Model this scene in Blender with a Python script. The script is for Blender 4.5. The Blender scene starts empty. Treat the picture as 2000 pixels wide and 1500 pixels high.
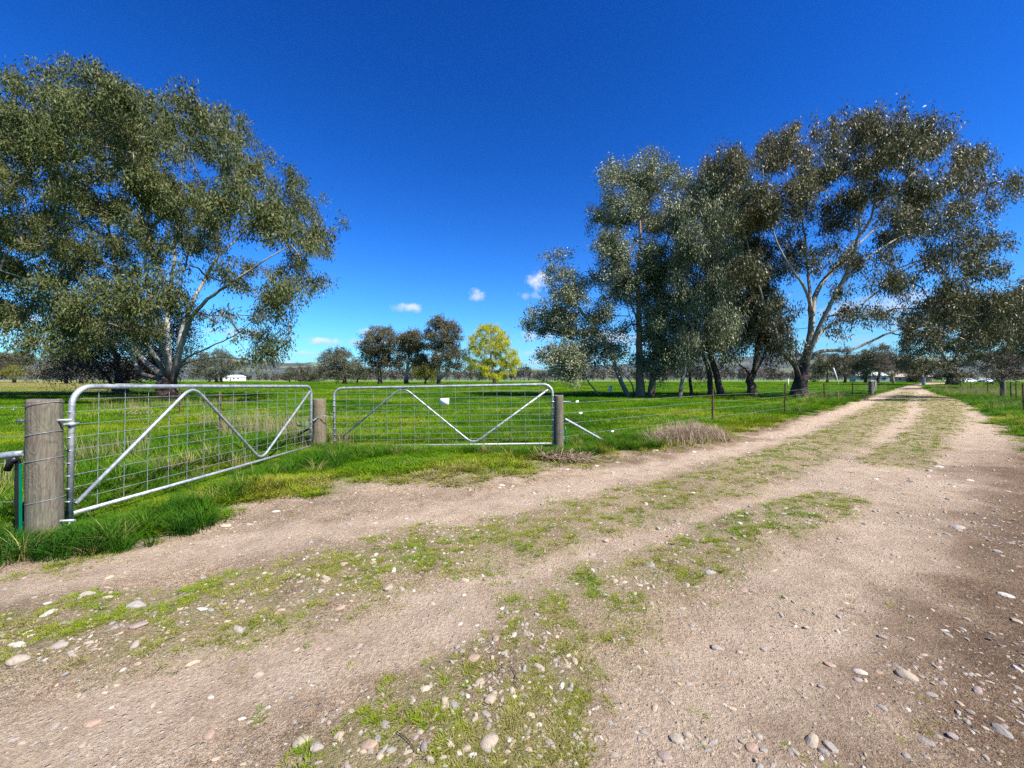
import bpy, math, random
import numpy as np
from mathutils import Vector, Matrix
R = math.radians
rng = np.random.default_rng(11)
random.seed(5)
scene = bpy.context.scene
col = scene.collection

# ------------------------------------------------------------------ camera
CAMH = 1.17      # eye height, metres
F = 820.0        # focal length in photo pixels (2000 wide)
HZ = 741.0       # horizon row in the photo
cam_d = bpy.data.cameras.new('camera'); cam = bpy.data.objects.new('camera', cam_d); col.objects.link(cam)
cam.location = (0, 0, CAMH); cam.rotation_euler = (R(90), 0, 0)
cam_d.sensor_width = 36.0; cam_d.lens = 36.0 * F / 2000.0
cam_d.clip_start = 0.05; cam_d.clip_end = 30000
scene.camera = cam
cam_d.shift_y = (HZ - 750.0) / 2000.0

# ------------------------------------------------------------------ sky, sun, exposure
SUN_EL, SUN_AZ = 49.0, 128.0          # azimuth clockwise from +Y (view direction): behind, to the right
w = bpy.data.worlds.new('World'); scene.world = w; w.use_nodes = True
nt = w.node_tree; nt.nodes.clear()
def N(t, kind, **kw):
    n = t.nodes.new(kind)
    for k, v in kw.items(): setattr(n, k, v)
    return n
def math_n(t, op, a, b=None, clamp=False):
    n = N(t, 'ShaderNodeMath', operation=op); n.use_clamp = clamp
    for i, v in enumerate((a, b)):
        if v is None: continue
        if isinstance(v, (int, float)): n.inputs[i].default_value = v
        else: t.links.new(v, n.inputs[i])
    return n.outputs[0]
def mixc(t, fac, a, b, blend='MIX'):
    n = N(t, 'ShaderNodeMix', data_type='RGBA', blend_type=blend)
    for i, v in ((0, fac), (6, a), (7, b)):
        if isinstance(v, (int, float)): n.inputs[i].default_value = v
        elif isinstance(v, (tuple, list)): n.inputs[i].default_value = (*v[:3], 1)
        else: t.links.new(v, n.inputs[i])
    return n.outputs[2]
def N_sep_z(t):
    tc = N(t, 'ShaderNodeTexCoord'); sp = N(t, 'ShaderNodeSeparateXYZ'); t.links.new(tc.outputs['Generated'], sp.inputs[0]); return sp.outputs[2]
def build_world():
    L = nt.links
    sky = N(nt, 'ShaderNodeTexSky', sky_type='NISHITA'); sky.sun_disc = False
    sky.sun_elevation = R(SUN_EL); sky.sun_rotation = R(SUN_AZ)
    sky.altitude = 200; sky.air_density = 1.0; sky.dust_density = 0.25; sky.ozone_density = 3.0
    hs = N(nt, 'ShaderNodeHueSaturation'); hs.inputs['Saturation'].default_value = 1.3; hs.inputs['Value'].default_value = 0.92
    L.new(sky.outputs[0], hs.inputs['Color'])
    gm = N(nt, 'ShaderNodeGamma'); gm.inputs[1].default_value = 1.42; L.new(hs.outputs[0], gm.inputs[0])      # deep polarised blue
    sky_c = mixc(nt, 1.0, gm.outputs[0], (.22, .49, .66), 'MULTIPLY')
    air = math_n(nt, 'POWER', 2.718, math_n(nt, 'MULTIPLY', math_n(nt, 'MAXIMUM', math_n(nt, 'ARCSINE', N_sep_z(nt)), 0.0), -9.0))
    sky_c = mixc(nt, math_n(nt, 'MULTIPLY', air, .72), sky_c, (1.6, 2.5, 3.8))
    tc = N(nt, 'ShaderNodeTexCoord')
    sep = N(nt, 'ShaderNodeSeparateXYZ'); L.new(tc.outputs['Generated'], sep.inputs[0])
    az = math_n(nt, 'ARCTAN2', sep.outputs[0], sep.outputs[1])
    el = math_n(nt, 'ARCSINE', sep.outputs[2])
    co = N(nt, 'ShaderNodeCombineXYZ'); L.new(az, co.inputs[0]); L.new(el, co.inputs[1])
    n1 = N(nt, 'ShaderNodeTexNoise'); n1.inputs['Scale'].default_value = 38; n1.inputs['Detail'].default_value = 5; n1.inputs['Roughness'].default_value = 0.6
    L.new(co.outputs[0], n1.inputs['Vector'])
    nz = math_n(nt, 'SUBTRACT', n1.outputs['Fac'], 0.5)
    # cumulus puffs low over the plain: photo px, py, half width, half height
    puffs = [(930, 576, 21, 14, .75), (1053, 548, 26, 22, .95), (1034, 577, 22, 9, .85), (793, 601, 34, 9, .8), (636, 667, 42, 7, .8),
             (690, 668, 26, 7, .62), (1048, 657, 44, 12, .75), (1062, 690, 40, 11, .85), (1040, 708, 46, 6, .62), (600, 690, 24, 5, .62),
             (715, 648, 22, 7, .62), (470, 650, 34, 9, .62), (585, 710, 60, 5, .62), (1200, 660, 50, 22, .8), (1290, 668, 40, 16, .7), (1730, 600, 60, 16, .7), (20, 660, 60, 7, .4),
             (1120, 610, 30, 9, .5), (2150, 600, 60, 15, .7), (-220, 610, 50, 12, .7)]
    tot = None; lit = None
    for px, py, wx, wy, op in puffs:
        a = math.atan((px - 1000) / F); e = math.atan((HZ - py) / F * math.cos(a))
        ux = math_n(nt, 'MULTIPLY', math_n(nt, 'SUBTRACT', az, a), F / (wx * (1 + ((px - 1000) / F) ** 2)))
        uy = math_n(nt, 'MULTIPLY', math_n(nt, 'SUBTRACT', el, e), F / (wy * math.sqrt(1 + ((px - 1000) / F) ** 2)))
        d2 = math_n(nt, 'ADD', math_n(nt, 'MULTIPLY', ux, ux), math_n(nt, 'MULTIPLY', uy, uy))
        v = math_n(nt, 'SUBTRACT', 1.0, d2)
        v = math_n(nt, 'ADD', v, math_n(nt, 'MULTIPLY', nz, 4.2))
        v = math_n(nt, 'MULTIPLY', math_n(nt, 'MULTIPLY', v, 0.75, clamp=True), op)
        s = math_n(nt, 'MULTIPLY', v, math_n(nt, 'ADD', math_n(nt, 'MULTIPLY', uy, 0.45), 0.55, clamp=True))
        tot = v if tot is None else math_n(nt, 'MAXIMUM', tot, v)
        lit = s if lit is None else math_n(nt, 'MAXIMUM', lit, s)
    # thin streaky band close to the horizon, all round
    mp = N(nt, 'ShaderNodeMapping'); mp.inputs['Scale'].default_value = (5, 45, 1); L.new(co.outputs[0], mp.inputs[0])
    n2 = N(nt, 'ShaderNodeTexNoise'); n2.inputs['Scale'].default_value = 1.6; n2.inputs['Detail'].default_value = 4; L.new(mp.outputs[0], n2.inputs['Vector'])
    band = math_n(nt, 'SUBTRACT', 1.0, math_n(nt, 'ABSOLUTE', math_n(nt, 'MULTIPLY', math_n(nt, 'SUBTRACT', el, 0.055), 18.0)), clamp=True)
    st = math_n(nt, 'MULTIPLY', math_n(nt, 'MULTIPLY', math_n(nt, 'SUBTRACT', n2.outputs['Fac'], 0.5), 4.0, clamp=True), math_n(nt, 'MULTIPLY', band, 0.85))
    tot = math_n(nt, 'MAXIMUM', tot, st)
    ccol = mixc(nt, math_n(nt, 'MULTIPLY', lit, 1.3, clamp=True), (2.9, 3.7, 5.0), (5.6, 5.7, 5.8))
    out = mixc(nt, tot, sky_c, ccol)
    bg = N(nt, 'ShaderNodeBackground'); bg.inputs['Strength'].default_value = 0.088
    L.new(out, bg.inputs['Color'])
    o = N(nt, 'ShaderNodeOutputWorld'); L.new(bg.outputs[0], o.inputs[0])
build_world()
sd = bpy.data.lights.new('sun', 'SUN'); so = bpy.data.objects.new('sun', sd); col.objects.link(so)
sd.energy = 5.0; sd.angle = R(0.53); sd.color = (1.0, 0.955, 0.88)
_e, _a = R(SUN_EL), R(SUN_AZ)
SUNV = Vector((math.sin(_a) * math.cos(_e), math.cos(_a) * math.cos(_e), math.sin(_e)))
so.rotation_euler = SUNV.to_track_quat('Z', 'Y').to_euler(); so.location = SUNV * 60
vs = scene.view_settings; vs.view_transform = 'Standard'; vs.look = 'None'; vs.exposure = 1.1; vs.gamma = 1.0; vs.use_curve_mapping = False
scene.render.engine = 'CYCLES'
cy = scene.cycles; cy.max_bounces = 5; cy.diffuse_bounces = 3; cy.glossy_bounces = 2; cy.transmission_bounces = 3; cy.transparent_max_bounces = 4
cy.volume_bounces = 0; cy.use_denoising = False; cy.caustics_reflective = False; cy.caustics_refractive = False; cy.sample_clamp_indirect = 4.0

# ------------------------------------------------------------------ numeric helpers
def vnoise(x, y, seed=0):
    xi = np.floor(x).astype(np.int64); yi = np.floor(y).astype(np.int64); xf = x - xi; yf = y - yi
    def h(a, b):
        n = (a * 374761393 + b * 668265263 + seed * 974711) & 0xffffffff
        n = ((n ^ (n >> 13)) * 1274126177) & 0xffffffff
        return ((n ^ (n >> 16)) & 0xffff) / 65535.0
    u = xf * xf * (3 - 2 * xf); v = yf * yf * (3 - 2 * yf)
    return (h(xi, yi) * (1 - u) + h(xi + 1, yi) * u) * (1 - v) + (h(xi, yi + 1) * (1 - u) + h(xi + 1, yi + 1) * u) * v
def fbm(x, y, seed=0, o=4):
    s = 0; a = 0.5; f = 1.0
    for i in range(o):
        s = s + a * vnoise(x * f, y * f, seed + i * 17); a *= 0.5; f *= 2.03
    return s / (1 - 0.5 ** o)
def sstep(a, b, x):
    t = np.clip((x - a) / (b - a), 0, 1); return t * t * (3 - 2 * t)
def G(px, py):                                     # a pixel on the flat ground -> x, y
    Y = F * CAMH / (py - HZ); return ((px - 1000) / F * Y, Y)
def P(px, py, Y):                                  # a pixel at a known depth -> point
    return np.array([(px - 1000) / F * Y, Y, CAMH - (py - HZ) / F * Y])
def seg_dist(x, y, pts):
    best = np.full(x.shape, 1e9); par = np.zeros(x.shape); acc = 0.0
    for (ax, ay), (bx, by) in zip(pts[:-1], pts[1:]):
        dx, dy = bx - ax, by - ay; l2 = dx * dx + dy * dy + 1e-12
        t = np.clip(((x - ax) * dx + (y - ay) * dy) / l2, 0, 1)
        d = np.hypot(x - ax - t * dx, y - ay - t * dy)
        m = d < best; best[m] = d[m]; par[m] = acc + t[m] * math.sqrt(l2); acc += math.sqrt(l2)
    return best, par
def in_poly(x, y, poly):
    c = np.zeros(x.shape, bool); n = len(poly)
    for i in range(n):
        (x1, y1), (x2, y2) = poly[i], poly[(i + 1) % n]
        if y1 == y2: continue
        c ^= ((y1 > y) != (y2 > y)) & (x < (x2 - x1) * (y - y1) / (y2 - y1) + x1)
    return c
# track outline from the photograph's ground points
LEFT = [(-14, -6), (-9, -1.0), (-5.5, 1.6)] + [G(*p) for p in [(0, 1122), (120, 1104), (200, 1082), (330, 1046), (430, 1004), (500, 985), (600, 972), (700, 952),
        (800, 942), (900, 940), (1000, 935), (1060, 917), (1130, 908), (1200, 896), (1300, 882), (1380, 869), (1430, 856), (1500, 833), (1600, 804), (1660, 786), (1708, 772), (1738, 763), (1760, 757), (1775, 753)]] + [(150, 152)]
RIGHT = [(158, 148)] + [G(*p) for p in [(1800, 754), (1806, 760), (1830, 769), (1868, 780), (1905, 796), (1950, 822), (1985, 850), (2030, 890), (2140, 950)]] + [(4.6, 0.5), (1.5, -3), (-2, -6)]
ROAD = LEFT + RIGHT
EDGE = LEFT + RIGHT
M1 = [(-5, .7), (-3.4, 1.35)] + [G(*p) for p in [(0, 1270), (500, 1165), (900, 1062), (1150, 1010), (1300, 972), (1450, 925), (1600, 872), (1680, 828), (1730, 800), (1765, 775), (1778, 762)]]
M2 = [G(*p) for p in [(820, 1620), (930, 1440), (1060, 1250), (1180, 1165), (1350, 1080), (1500, 1020), (1640, 975)]]
M2B = [G(*p) for p in [(1740, 905), (1800, 868), (1845, 815), (1840, 790), (1815, 771)]]
RUT1 = [(-3.2, .35)] + [G(*p) for p in [(0, 1470), (400, 1345), (700, 1255), (1000, 1150), (1300, 1062), (1500, 1005), (1650, 935), (1750, 868), (1808, 815), (1800, 785), (1782, 763)]]
RUT2 = [G(*p) for p in [(-200, 1200), (100, 1135), (400, 1070), (800, 1012), (1050, 968), (1250, 915), (1400, 882), (1550, 838), (1650, 800), (1715, 775)]]
RUT3 = [G(*p) for p in [(1300, 1620), (1500, 1320), (1700, 1080), (1850, 935), (1905, 855), (1895, 815), (1850, 785)]]
def masks(x, y):
    d, _ = seg_dist(x, y, EDGE); ins = in_poly(x, y, ROAD)
    sdv = np.where(ins, d, -d)
    n = fbm(x * 1.7, y * 1.7, 3, 4) - 0.5; n2 = fbm(x * 6, y * 6, 9, 3) - 0.5
    sdn = sdv + n * 0.5 * np.clip(y / 6 + .4, .5, 1.6) + n2 * .16
    d1, _ = seg_dist(x, y, M1); d2, _ = seg_dist(x, y, M2); d2b, _ = seg_dist(x, y, M2B)
    w1 = 0.42 + 0.018 * np.clip(y, 0, 14); w2 = 0.30 + 0.10 * sstep(2.1, 1.5, y); w2b = 0.40 + 0.03 * np.clip(y - 6, 0, 14)
    q = fbm(x * 2.6 + 7, y * 2.6, 31, 4) - 0.5
    weed = np.maximum.reduce([sstep(1.2, .45, d1 / w1 + q * 1.2), sstep(1.25, .45, d2 / w2 + q * 1.3), sstep(1.2, .5, d2b / w2b + q * 1.1)])
    return sdv, sdn, weed
def height(x, y):
    sdv, sdn, weed = masks(x, y)
    near = np.clip(1.5 - y / 30, 0, 1)
    h = 0.025 * sstep(0.15, -0.5, sdv) * near                    # verge stands a little proud
    h = h + (0.03 * weed - 0.012) * sstep(0, .3, sdv) * near    # ruts between the grassy strips
    h = h + (fbm(x * 1.1, y * 1.1, 51, 3) - .5) * 0.06 * near + (fbm(x * 5, y * 5, 61, 3) - .5) * 0.028 * near
    h = h + (fbm(x * .05, y * .05, 71, 2) - .5) * 0.25 * sstep(15, 60, y)
    return h
def hz1(x, y): return float(height(np.array([float(x)]), np.array([float(y)]))[0])

# ------------------------------------------------------------------ mesh helpers
def mesh_np(name, V, quads=None, tris=None, smooth=True):
    me = bpy.data.meshes.new(name)
    V = np.asarray(V, np.float32); nq = 0 if quads is None else len(quads); ntx = 0 if tris is None else len(tris)
    me.vertices.add(len(V)); me.vertices.foreach_set('co', V.ravel())
    li = []; ls = []; pos = 0
    if nq: q = np.asarray(quads, np.int32); li.append(q.ravel()); ls.append(np.arange(nq) * 4); pos = nq * 4
    if ntx: t = np.asarray(tris, np.int32); li.append(t.ravel()); ls.append(pos + np.arange(ntx) * 3)
    li = np.concatenate(li); ls = np.concatenate(ls).astype(np.int32)
    me.loops.add(len(li)); me.loops.foreach_set('vertex_index', li.astype(np.int32))
    me.polygons.add(len(ls)); me.polygons.foreach_set('loop_start', ls)
    if smooth: me.polygons.foreach_set('use_smooth', np.ones(len(ls), bool))
    me.update(calc_edges=True); return me
def attr(me, name, dom, vals):
    a = me.attributes.new(name, 'FLOAT', dom); a.data.foreach_set('value', np.asarray(vals, np.float32))
def add(name, me, mat=None, parent=None):
    o = bpy.data.objects.new(name, me); col.objects.link(o)
    if mat is not None:
        if me.materials: me.materials[0] = mat
        else: me.materials.append(mat)
    if parent is not None: o.parent = parent
    return o
def empty(name, loc=(0, 0, 0), rz=0):
    o = bpy.data.objects.new(name, None); col.objects.link(o); o.location = loc; o.rotation_euler = (0, 0, rz); o.empty_display_size = .2
    return o
def tag(o, label=None, cat=None, group=None, kind=None):
    for k, v in (('label', label), ('category', cat), ('group', group), ('kind', kind)):
        if v: o[k] = v
    return o
class MB:
    def __init__(s): s.v = []; s.f = []
    def box(s, c, size, rot=None):
        b = len(s.v); c = Vector(c)
        for dx in (-.5, .5):
            for dy in (-.5, .5):
                for dz in (-.5, .5):
                    p = Vector((dx * size[0], dy * size[1], dz * size[2]))
                    if rot is not None: p = rot @ p
                    s.v.append(tuple(c + p))
        for q in ((0, 1, 3, 2), (4, 6, 7, 5), (0, 4, 5, 1), (2, 3, 7, 6), (0, 2, 6, 4), (1, 5, 7, 3)): s.f.append([b + i for i in q])
        return s
    def tube(s, pts, r, n=10, caps=True):
        pts = [Vector(p) for p in pts]; rs = r if isinstance(r, (list, tuple, np.ndarray)) else [r] * len(pts)
        b = len(s.v); up = None
        for i, p in enumerate(pts):
            t = (pts[min(i + 1, len(pts) - 1)] - pts[max(i - 1, 0)]).normalized()
            if up is None:
                up = Vector((0, 0, 1)) if abs(t.z) < .9 else Vector((1, 0, 0))
            a = (up - t * up.dot(t)).normalized(); c = t.cross(a); up = a
            for k in range(n):
                th = 2 * math.pi * k / n
                s.v.append(tuple(p + (a * math.cos(th) + c * math.sin(th)) * rs[i]))
        for i in range(len(pts) - 1):
            for k in range(n):
                k2 = (k + 1) % n
                s.f.append([b + i * n + k, b + i * n + k2, b + (i + 1) * n + k2, b + (i + 1) * n + k])
        if caps:
            s.f.append([b + k for k in range(n)][::-1]); s.f.append([b + (len(pts) - 1) * n + k for k in range(n)])
        return s
    def mesh(s, name='m', smooth=True):
        me = bpy.data.meshes.new(name); me.from_pydata(s.v, [], s.f); me.update()
        if smooth: me.polygons.foreach_set('use_smooth', [len(p.vertices) == 4 for p in me.polygons])
        return me
    def build(s, name, mat, parent=None, smooth=True):
        return add(name, s.mesh(name, smooth), mat, parent)
def arc(c, r, a0, a1, n, ax='xz'):
    return [(c[0] + r * math.cos(a0 + (a1 - a0) * i / n), c[1], c[2] + r * math.sin(a0 + (a1 - a0) * i / n)) for i in range(n + 1)]
def catmull(pts, step):
    pts = [np.array(p, float) for p in pts]; out = []
    ext = [2 * pts[0] - pts[1]] + pts + [2 * pts[-1] - pts[-2]]
    for i in range(1, len(ext) - 2):
        p0, p1, p2, p3 = ext[i - 1:i + 3]; n = max(2, int(np.linalg.norm(p2[:3] - p1[:3]) / step))
        for k in range(n):
            t = k / n
            out.append(.5 * ((2 * p1) + (-p0 + p2) * t + (2 * p0 - 5 * p1 + 4 * p2 - p3) * t * t + (-p0 + 3 * p1 - 3 * p2 + p3) * t ** 3))
    out.append(pts[-1]); return out

# ------------------------------------------------------------------ materials
def mat_new(name):
    m = bpy.data.materials.new(name); m.use_nodes = True; t = m.node_tree; t.nodes.clear()
    o = N(t, 'ShaderNodeOutputMaterial'); b = N(t, 'ShaderNodeBsdfPrincipled'); t.links.new(b.outputs[0], o.inputs[0])
    return m, t, b, o
def noise(t, scale, detail=4, rough=.55, vec=None, dist=0.0):
    n = N(t, 'ShaderNodeTexNoise'); n.inputs['Scale'].default_value = scale; n.inputs['Detail'].default_value = detail
    n.inputs['Roughness'].default_value = rough; n.inputs['Distortion'].default_value = dist
    if vec is not None: t.links.new(vec, n.inputs['Vector'])
    return n
def ramp(t, fac, stops):
    n = N(t, 'ShaderNodeValToRGB'); e = n.color_ramp.elements
    while len(e) < len(stops): e.new(.5)
    for i, (p, c) in enumerate(stops): e[i].position = p; e[i].color = (*c, 1)
    t.links.new(fac, n.inputs[0]); return n.outputs[0]
def bump(t, b, h, strength, dist):
    n = N(t, 'ShaderNodeBump'); n.inputs['Strength'].default_value = strength; n.inputs['Distance'].default_value = dist
    t.links.new(h, n.inputs['Height']); t.links.new(n.outputs[0], b.inputs['Normal']); return n
def attr_n(t, name, typ='GEOMETRY'):
    n = N(t, 'ShaderNodeAttribute', attribute_name=name, attribute_type=typ); return n.outputs['Fac']
def obj_co(t): return N(t, 'ShaderNodeTexCoord').outputs['Object']
def geo_pos(t): return N(t, 'ShaderNodeNewGeometry').outputs['Position']

def ground_mat():
    m, t, b, o = mat_new('ground'); p = geo_pos(t)
    big = noise(t, .9, 5, .6, p).outputs['Fac']; mid = noise(t, 5, 6, .65, p).outputs['Fac']; fine = noise(t, 60, 5, .75, p).outputs['Fac']; grain = noise(t, 260, 3, .8, p).outputs['Fac']
    soil = ramp(t, mid, [(.25, (.22, .15, .092)), (.45, (.37, .270, .178)), (.68, (.47, .36, .25))])
    soil = mixc(t, math_n(t, 'MULTIPLY', math_n(t, 'SUBTRACT', big, .46), 3.2, clamp=True), soil, (.21, .155, .105))
    soil = mixc(t, .8, soil, ramp(t, fine, [(.30, (.16, .125, .095)), (.5, (.5, .5, .5)), (.72, (.86, .84, .8))]), 'OVERLAY')
    soil = mixc(t, .85, soil, ramp(t, grain, [(.38, (.04, .035, .03)), (.5, (.5, .5, .5)), (.62, (.95, .95, .93))]), 'OVERLAY')
    mps = N(t, 'ShaderNodeMapping'); mps.inputs['Rotation'].default_value = (0, 0, R(48)); mps.inputs['Scale'].default_value = (7.5, 1.0, 1); t.links.new(p, mps.inputs[0])
    streak = noise(t, 1.1, 4, .6, mps.outputs[0], .5).outputs['Fac']; crumb = noise(t, 26, 5, .8, p).outputs['Fac']
    soil = mixc(t, math_n(t, 'MULTIPLY', math_n(t, 'SUBTRACT', streak, .54), 4.5, clamp=True), soil, mixc(t, 1.0, soil, (.66, .62, .58), 'MULTIPLY'))
    soil = mixc(t, math_n(t, 'MULTIPLY', math_n(t, 'SUBTRACT', crumb, .56), 9.0, clamp=True), soil, mixc(t, 1.0, soil, (.52, .48, .44), 'MULTIPLY'))
    # gravel too small to pick apart, pressed into the soil
    hh = []
    for sc, th, seedv in ((42, .30, 0), (95, .34, 5)):
        v = N(t, 'ShaderNodeTexVoronoi', feature='F1'); v.inputs['Scale'].default_value = sc
        mp = N(t, 'ShaderNodeMapping'); mp.inputs['Location'].default_value = (seedv, seedv * 2, 0); t.links.new(p, mp.inputs[0]); t.links.new(mp.outputs[0], v.inputs['Vector'])
        sx = N(t, 'ShaderNodeSeparateColor'); t.links.new(v.outputs['Color'], sx.inputs[0])
        pick = math_n(t, 'GREATER_THAN', sx.outputs[0], .70)
        msk = math_n(t, 'MULTIPLY', math_n(t, 'LESS_THAN', v.outputs['Distance'], th), pick)
        cc = ramp(t, sx.outputs[1], [(0, (.17, .17, .18)), (.35, (.33, .27, .2)), (.6, (.42, .38, .32)), (.85, (.50, .40, .27)), (1, (.66, .64, .6))])
        soil = mixc(t, msk, soil, cc)
        hh.append(math_n(t, 'MULTIPLY', msk, math_n(t, 'SUBTRACT', th, v.outputs['Distance'])))
    weed = attr_n(t, 'weed'); rut = attr_n(t, 'rut')
    smooth = ramp(t, mid, [(.25, (.38, .28, .19)), (.5, (.51, .39, .275)), (.75, (.58, .455, .335))])
    smooth = mixc(t, .45, smooth, ramp(t, fine, [(.30, (.2, .18, .16)), (.5, (.5, .5, .5)), (.72, (.8, .8, .78))]), 'OVERLAY')
    soil = mixc(t, math_n(t, 'MULTIPLY', rut, .72), soil, smooth)
    moss = ramp(t, fine, [(.3, (.12, .135, .022)), (.55, (.20, .195, .048)), (.8, (.33, .27, .13))])
    soil = mixc(t, math_n(t, 'MULTIPLY', math_n(t, 'MULTIPLY', weed, math_n(t, 'MULTIPLY', math_n(t, 'SUBTRACT', mid, .38), 5, clamp=True)), .58), soil, moss)
    dark_soil = attr_n(t, 'dark_soil')
    soil = mixc(t, dark_soil, soil, mixc(t, 1.0, soil, (.42, .36, .31), 'MULTIPLY'))  # soil turns darker and browner where this mask is set
    gb = noise(t, .22, 4, .6, p).outputs['Fac']
    turf = ramp(t, gb, [(.25, (.045, .115, .006)), (.5, (.085, .175, .008)), (.75, (.14, .225, .015))])
    turf = mixc(t, .55, turf, ramp(t, noise(t, 14, 5, .7, p).outputs['Fac'], [(.3, (.12, .14, .1)), (.5, (.5, .5, .5)), (.75, (.8, .8, .7))]), 'OVERLAY')
    dry = attr_n(t, 'dry')
    turf = mixc(t, dry, turf, ramp(t, mid, [(.3, (.20, .17, .09)), (.7, (.36, .29, .19))]))
    dirt = attr_n(t, 'dirt')
    t.links.new(mixc(t, dirt, turf, soil), b.inputs['Base Color'])
    b.inputs['Roughness'].default_value = .95; b.inputs['Specular IOR Level'].default_value = .15
    h = math_n(t, 'ADD', math_n(t, 'SUBTRACT', math_n(t, 'MULTIPLY', fine, .7), math_n(t, 'MULTIPLY', crumb, -.9)), math_n(t, 'ADD', math_n(t, 'MULTIPLY', grain, .3), math_n(t, 'ADD', math_n(t, 'MULTIPLY', hh[0], 2.0), math_n(t, 'MULTIPLY', hh[1], 1.2))))
    bump(t, b, h, 1.0, .03)
    return m
def leaf_mat(name, stops, rough=.5, spec=.3, trans=.25, noise_amt=0):
    m, t, b, o = mat_new(name)
    c = ramp(t, attr_n(t, 'tint'), stops)
    t.links.new(c, b.inputs['Base Color']); b.inputs['Roughness'].default_value = rough; b.inputs['Specular IOR Level'].default_value = spec
    tr = N(t, 'ShaderNodeBsdfTranslucent'); t.links.new(c, tr.inputs[0])
    mx = N(t, 'ShaderNodeMixShader'); mx.inputs[0].default_value = trans
    t.links.new(b.outputs[0], mx.inputs[1]); t.links.new(tr.outputs[0], mx.inputs[2]); t.links.new(mx.outputs[0], o.inputs[0])
    return m
def grass_mat(name, stops, trans=.3):
    m, t, b, o = mat_new(name)
    c = ramp(t, attr_n(t, 'tint', 'INSTANCER'), stops)
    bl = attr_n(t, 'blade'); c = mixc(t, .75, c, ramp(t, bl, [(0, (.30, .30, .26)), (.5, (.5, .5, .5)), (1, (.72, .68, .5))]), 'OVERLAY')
    t.links.new(c, b.inputs['Base Color']); b.inputs['Roughness'].default_value = .6; b.inputs['Specular IOR Level'].default_value = .06
    tr = N(t, 'ShaderNodeBsdfTranslucent'); t.links.new(c, tr.inputs[0])
    mx = N(t, 'ShaderNodeMixShader'); mx.inputs[0].default_value = trans
    t.links.new(b.outputs[0], mx.inputs[1]); t.links.new(tr.outputs[0], mx.inputs[2]); t.links.new(mx.outputs[0], o.inputs[0])
    return m
def bark_mat(name, low, high, pale, zlow=1.2, zhigh=3.0, patch=.5):
    m, t, b, o = mat_new(name); p = geo_pos(t)
    sx = N(t, 'ShaderNodeSeparateXYZ'); t.links.new(p, sx.inputs[0])
    mp = N(t, 'ShaderNodeMapping'); mp.inputs['Scale'].default_value = (9, 9, 1.6); t.links.new(p, mp.inputs[0])
    n1 = noise(t, 1.0, 6, .65, mp.outputs[0], .4).outputs['Fac']; n2 = noise(t, 1.3, 4, .6, p).outputs['Fac']
    mp2 = N(t, 'ShaderNodeMapping'); mp2.inputs['Scale'].default_value = (30, 30, 4); t.links.new(p, mp2.inputs[0])
    n3 = noise(t, 1.0, 5, .7, mp2.outputs[0], .3).outputs['Fac']
    lowc = mixc(t, n3, tuple(x * .35 for x in low), tuple(min(1, x * 1.6) for x in low))
    hic = ramp(t, n1, [(.3, high), (.52, pale), (.75, tuple(.6 * a + .4 * c for a, c in zip(pale, high)))])
    hic = mixc(t, math_n(t, 'MULTIPLY', math_n(t, 'SUBTRACT', n2, patch), 6, clamp=True), hic, low)
    fac = math_n(t, 'DIVIDE', math_n(t, 'SUBTRACT', math_n(t, 'ADD', sx.outputs[2], math_n(t, 'MULTIPLY', math_n(t, 'SUBTRACT', n2, .5), 3.0)), zlow), zhigh - zlow, clamp=True)
    t.links.new(mixc(t, fac, lowc, hic), b.inputs['Base Color']); b.inputs['Roughness'].default_value = .85; b.inputs['Specular IOR Level'].default_value = .2
    bump(t, b, n3, .8, .03); return m
def wood_mat(name, a, c, dark):
    m, t, b, o = mat_new(name); p = obj_co(t)
    mp = N(t, 'ShaderNodeMapping'); mp.inputs['Scale'].default_value = (9, 9, 3.2); t.links.new(p, mp.inputs[0])
    n0 = noise(t, 1.0, 2, .5, mp.outputs[0], .9).outputs['Fac']
    rings = math_n(t, 'SINE', math_n(t, 'MULTIPLY', n0, 85.0)); rings = math_n(t, 'ADD', math_n(t, 'MULTIPLY', rings, .5), .5)
    mp2 = N(t, 'ShaderNodeMapping'); mp2.inputs['Scale'].default_value = (70, 70, 3.5); t.links.new(p, mp2.inputs[0])
    fib = noise(t, 1.0, 5, .75, mp2.outputs[0]).outputs['Fac']; blot = noise(t, 5.0, 4, .6, p).outputs['Fac']
    cbase = ramp(t, blot, [(.3, c), (.5, a), (.7, dark)])
    cc = mixc(t, math_n(t, 'MULTIPLY', rings, .42), cbase, tuple(x * .48 for x in dark))
    cc = mixc(t, .7, cc, ramp(t, fib, [(.28, (.1, .1, .1)), (.5, (.5, .5, .5)), (.75, (.8, .8, .8))]), 'OVERLAY')
    # drying cracks
    mp3 = N(t, 'ShaderNodeMapping'); mp3.inputs['Scale'].default_value = (26, 26, .9); t.links.new(p, mp3.inputs[0])
    ck = noise(t, 1.0, 3, .5, mp3.outputs[0]).outputs['Fac']; ck = math_n(t, 'GREATER_THAN', ck, .735)
    cc = mixc(t, math_n(t, 'MULTIPLY', ck, .8), cc, (.03, .025, .02))
    t.links.new(cc, b.inputs['Base Color']); b.inputs['Roughness'].default_value = .9; b.inputs['Specular IOR Level'].default_value = .2
    bump(t, b, math_n(t, 'SUBTRACT', math_n(t, 'ADD', fib, math_n(t, 'MULTIPLY', rings, .25)), ck), .7, .006); return m
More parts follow.
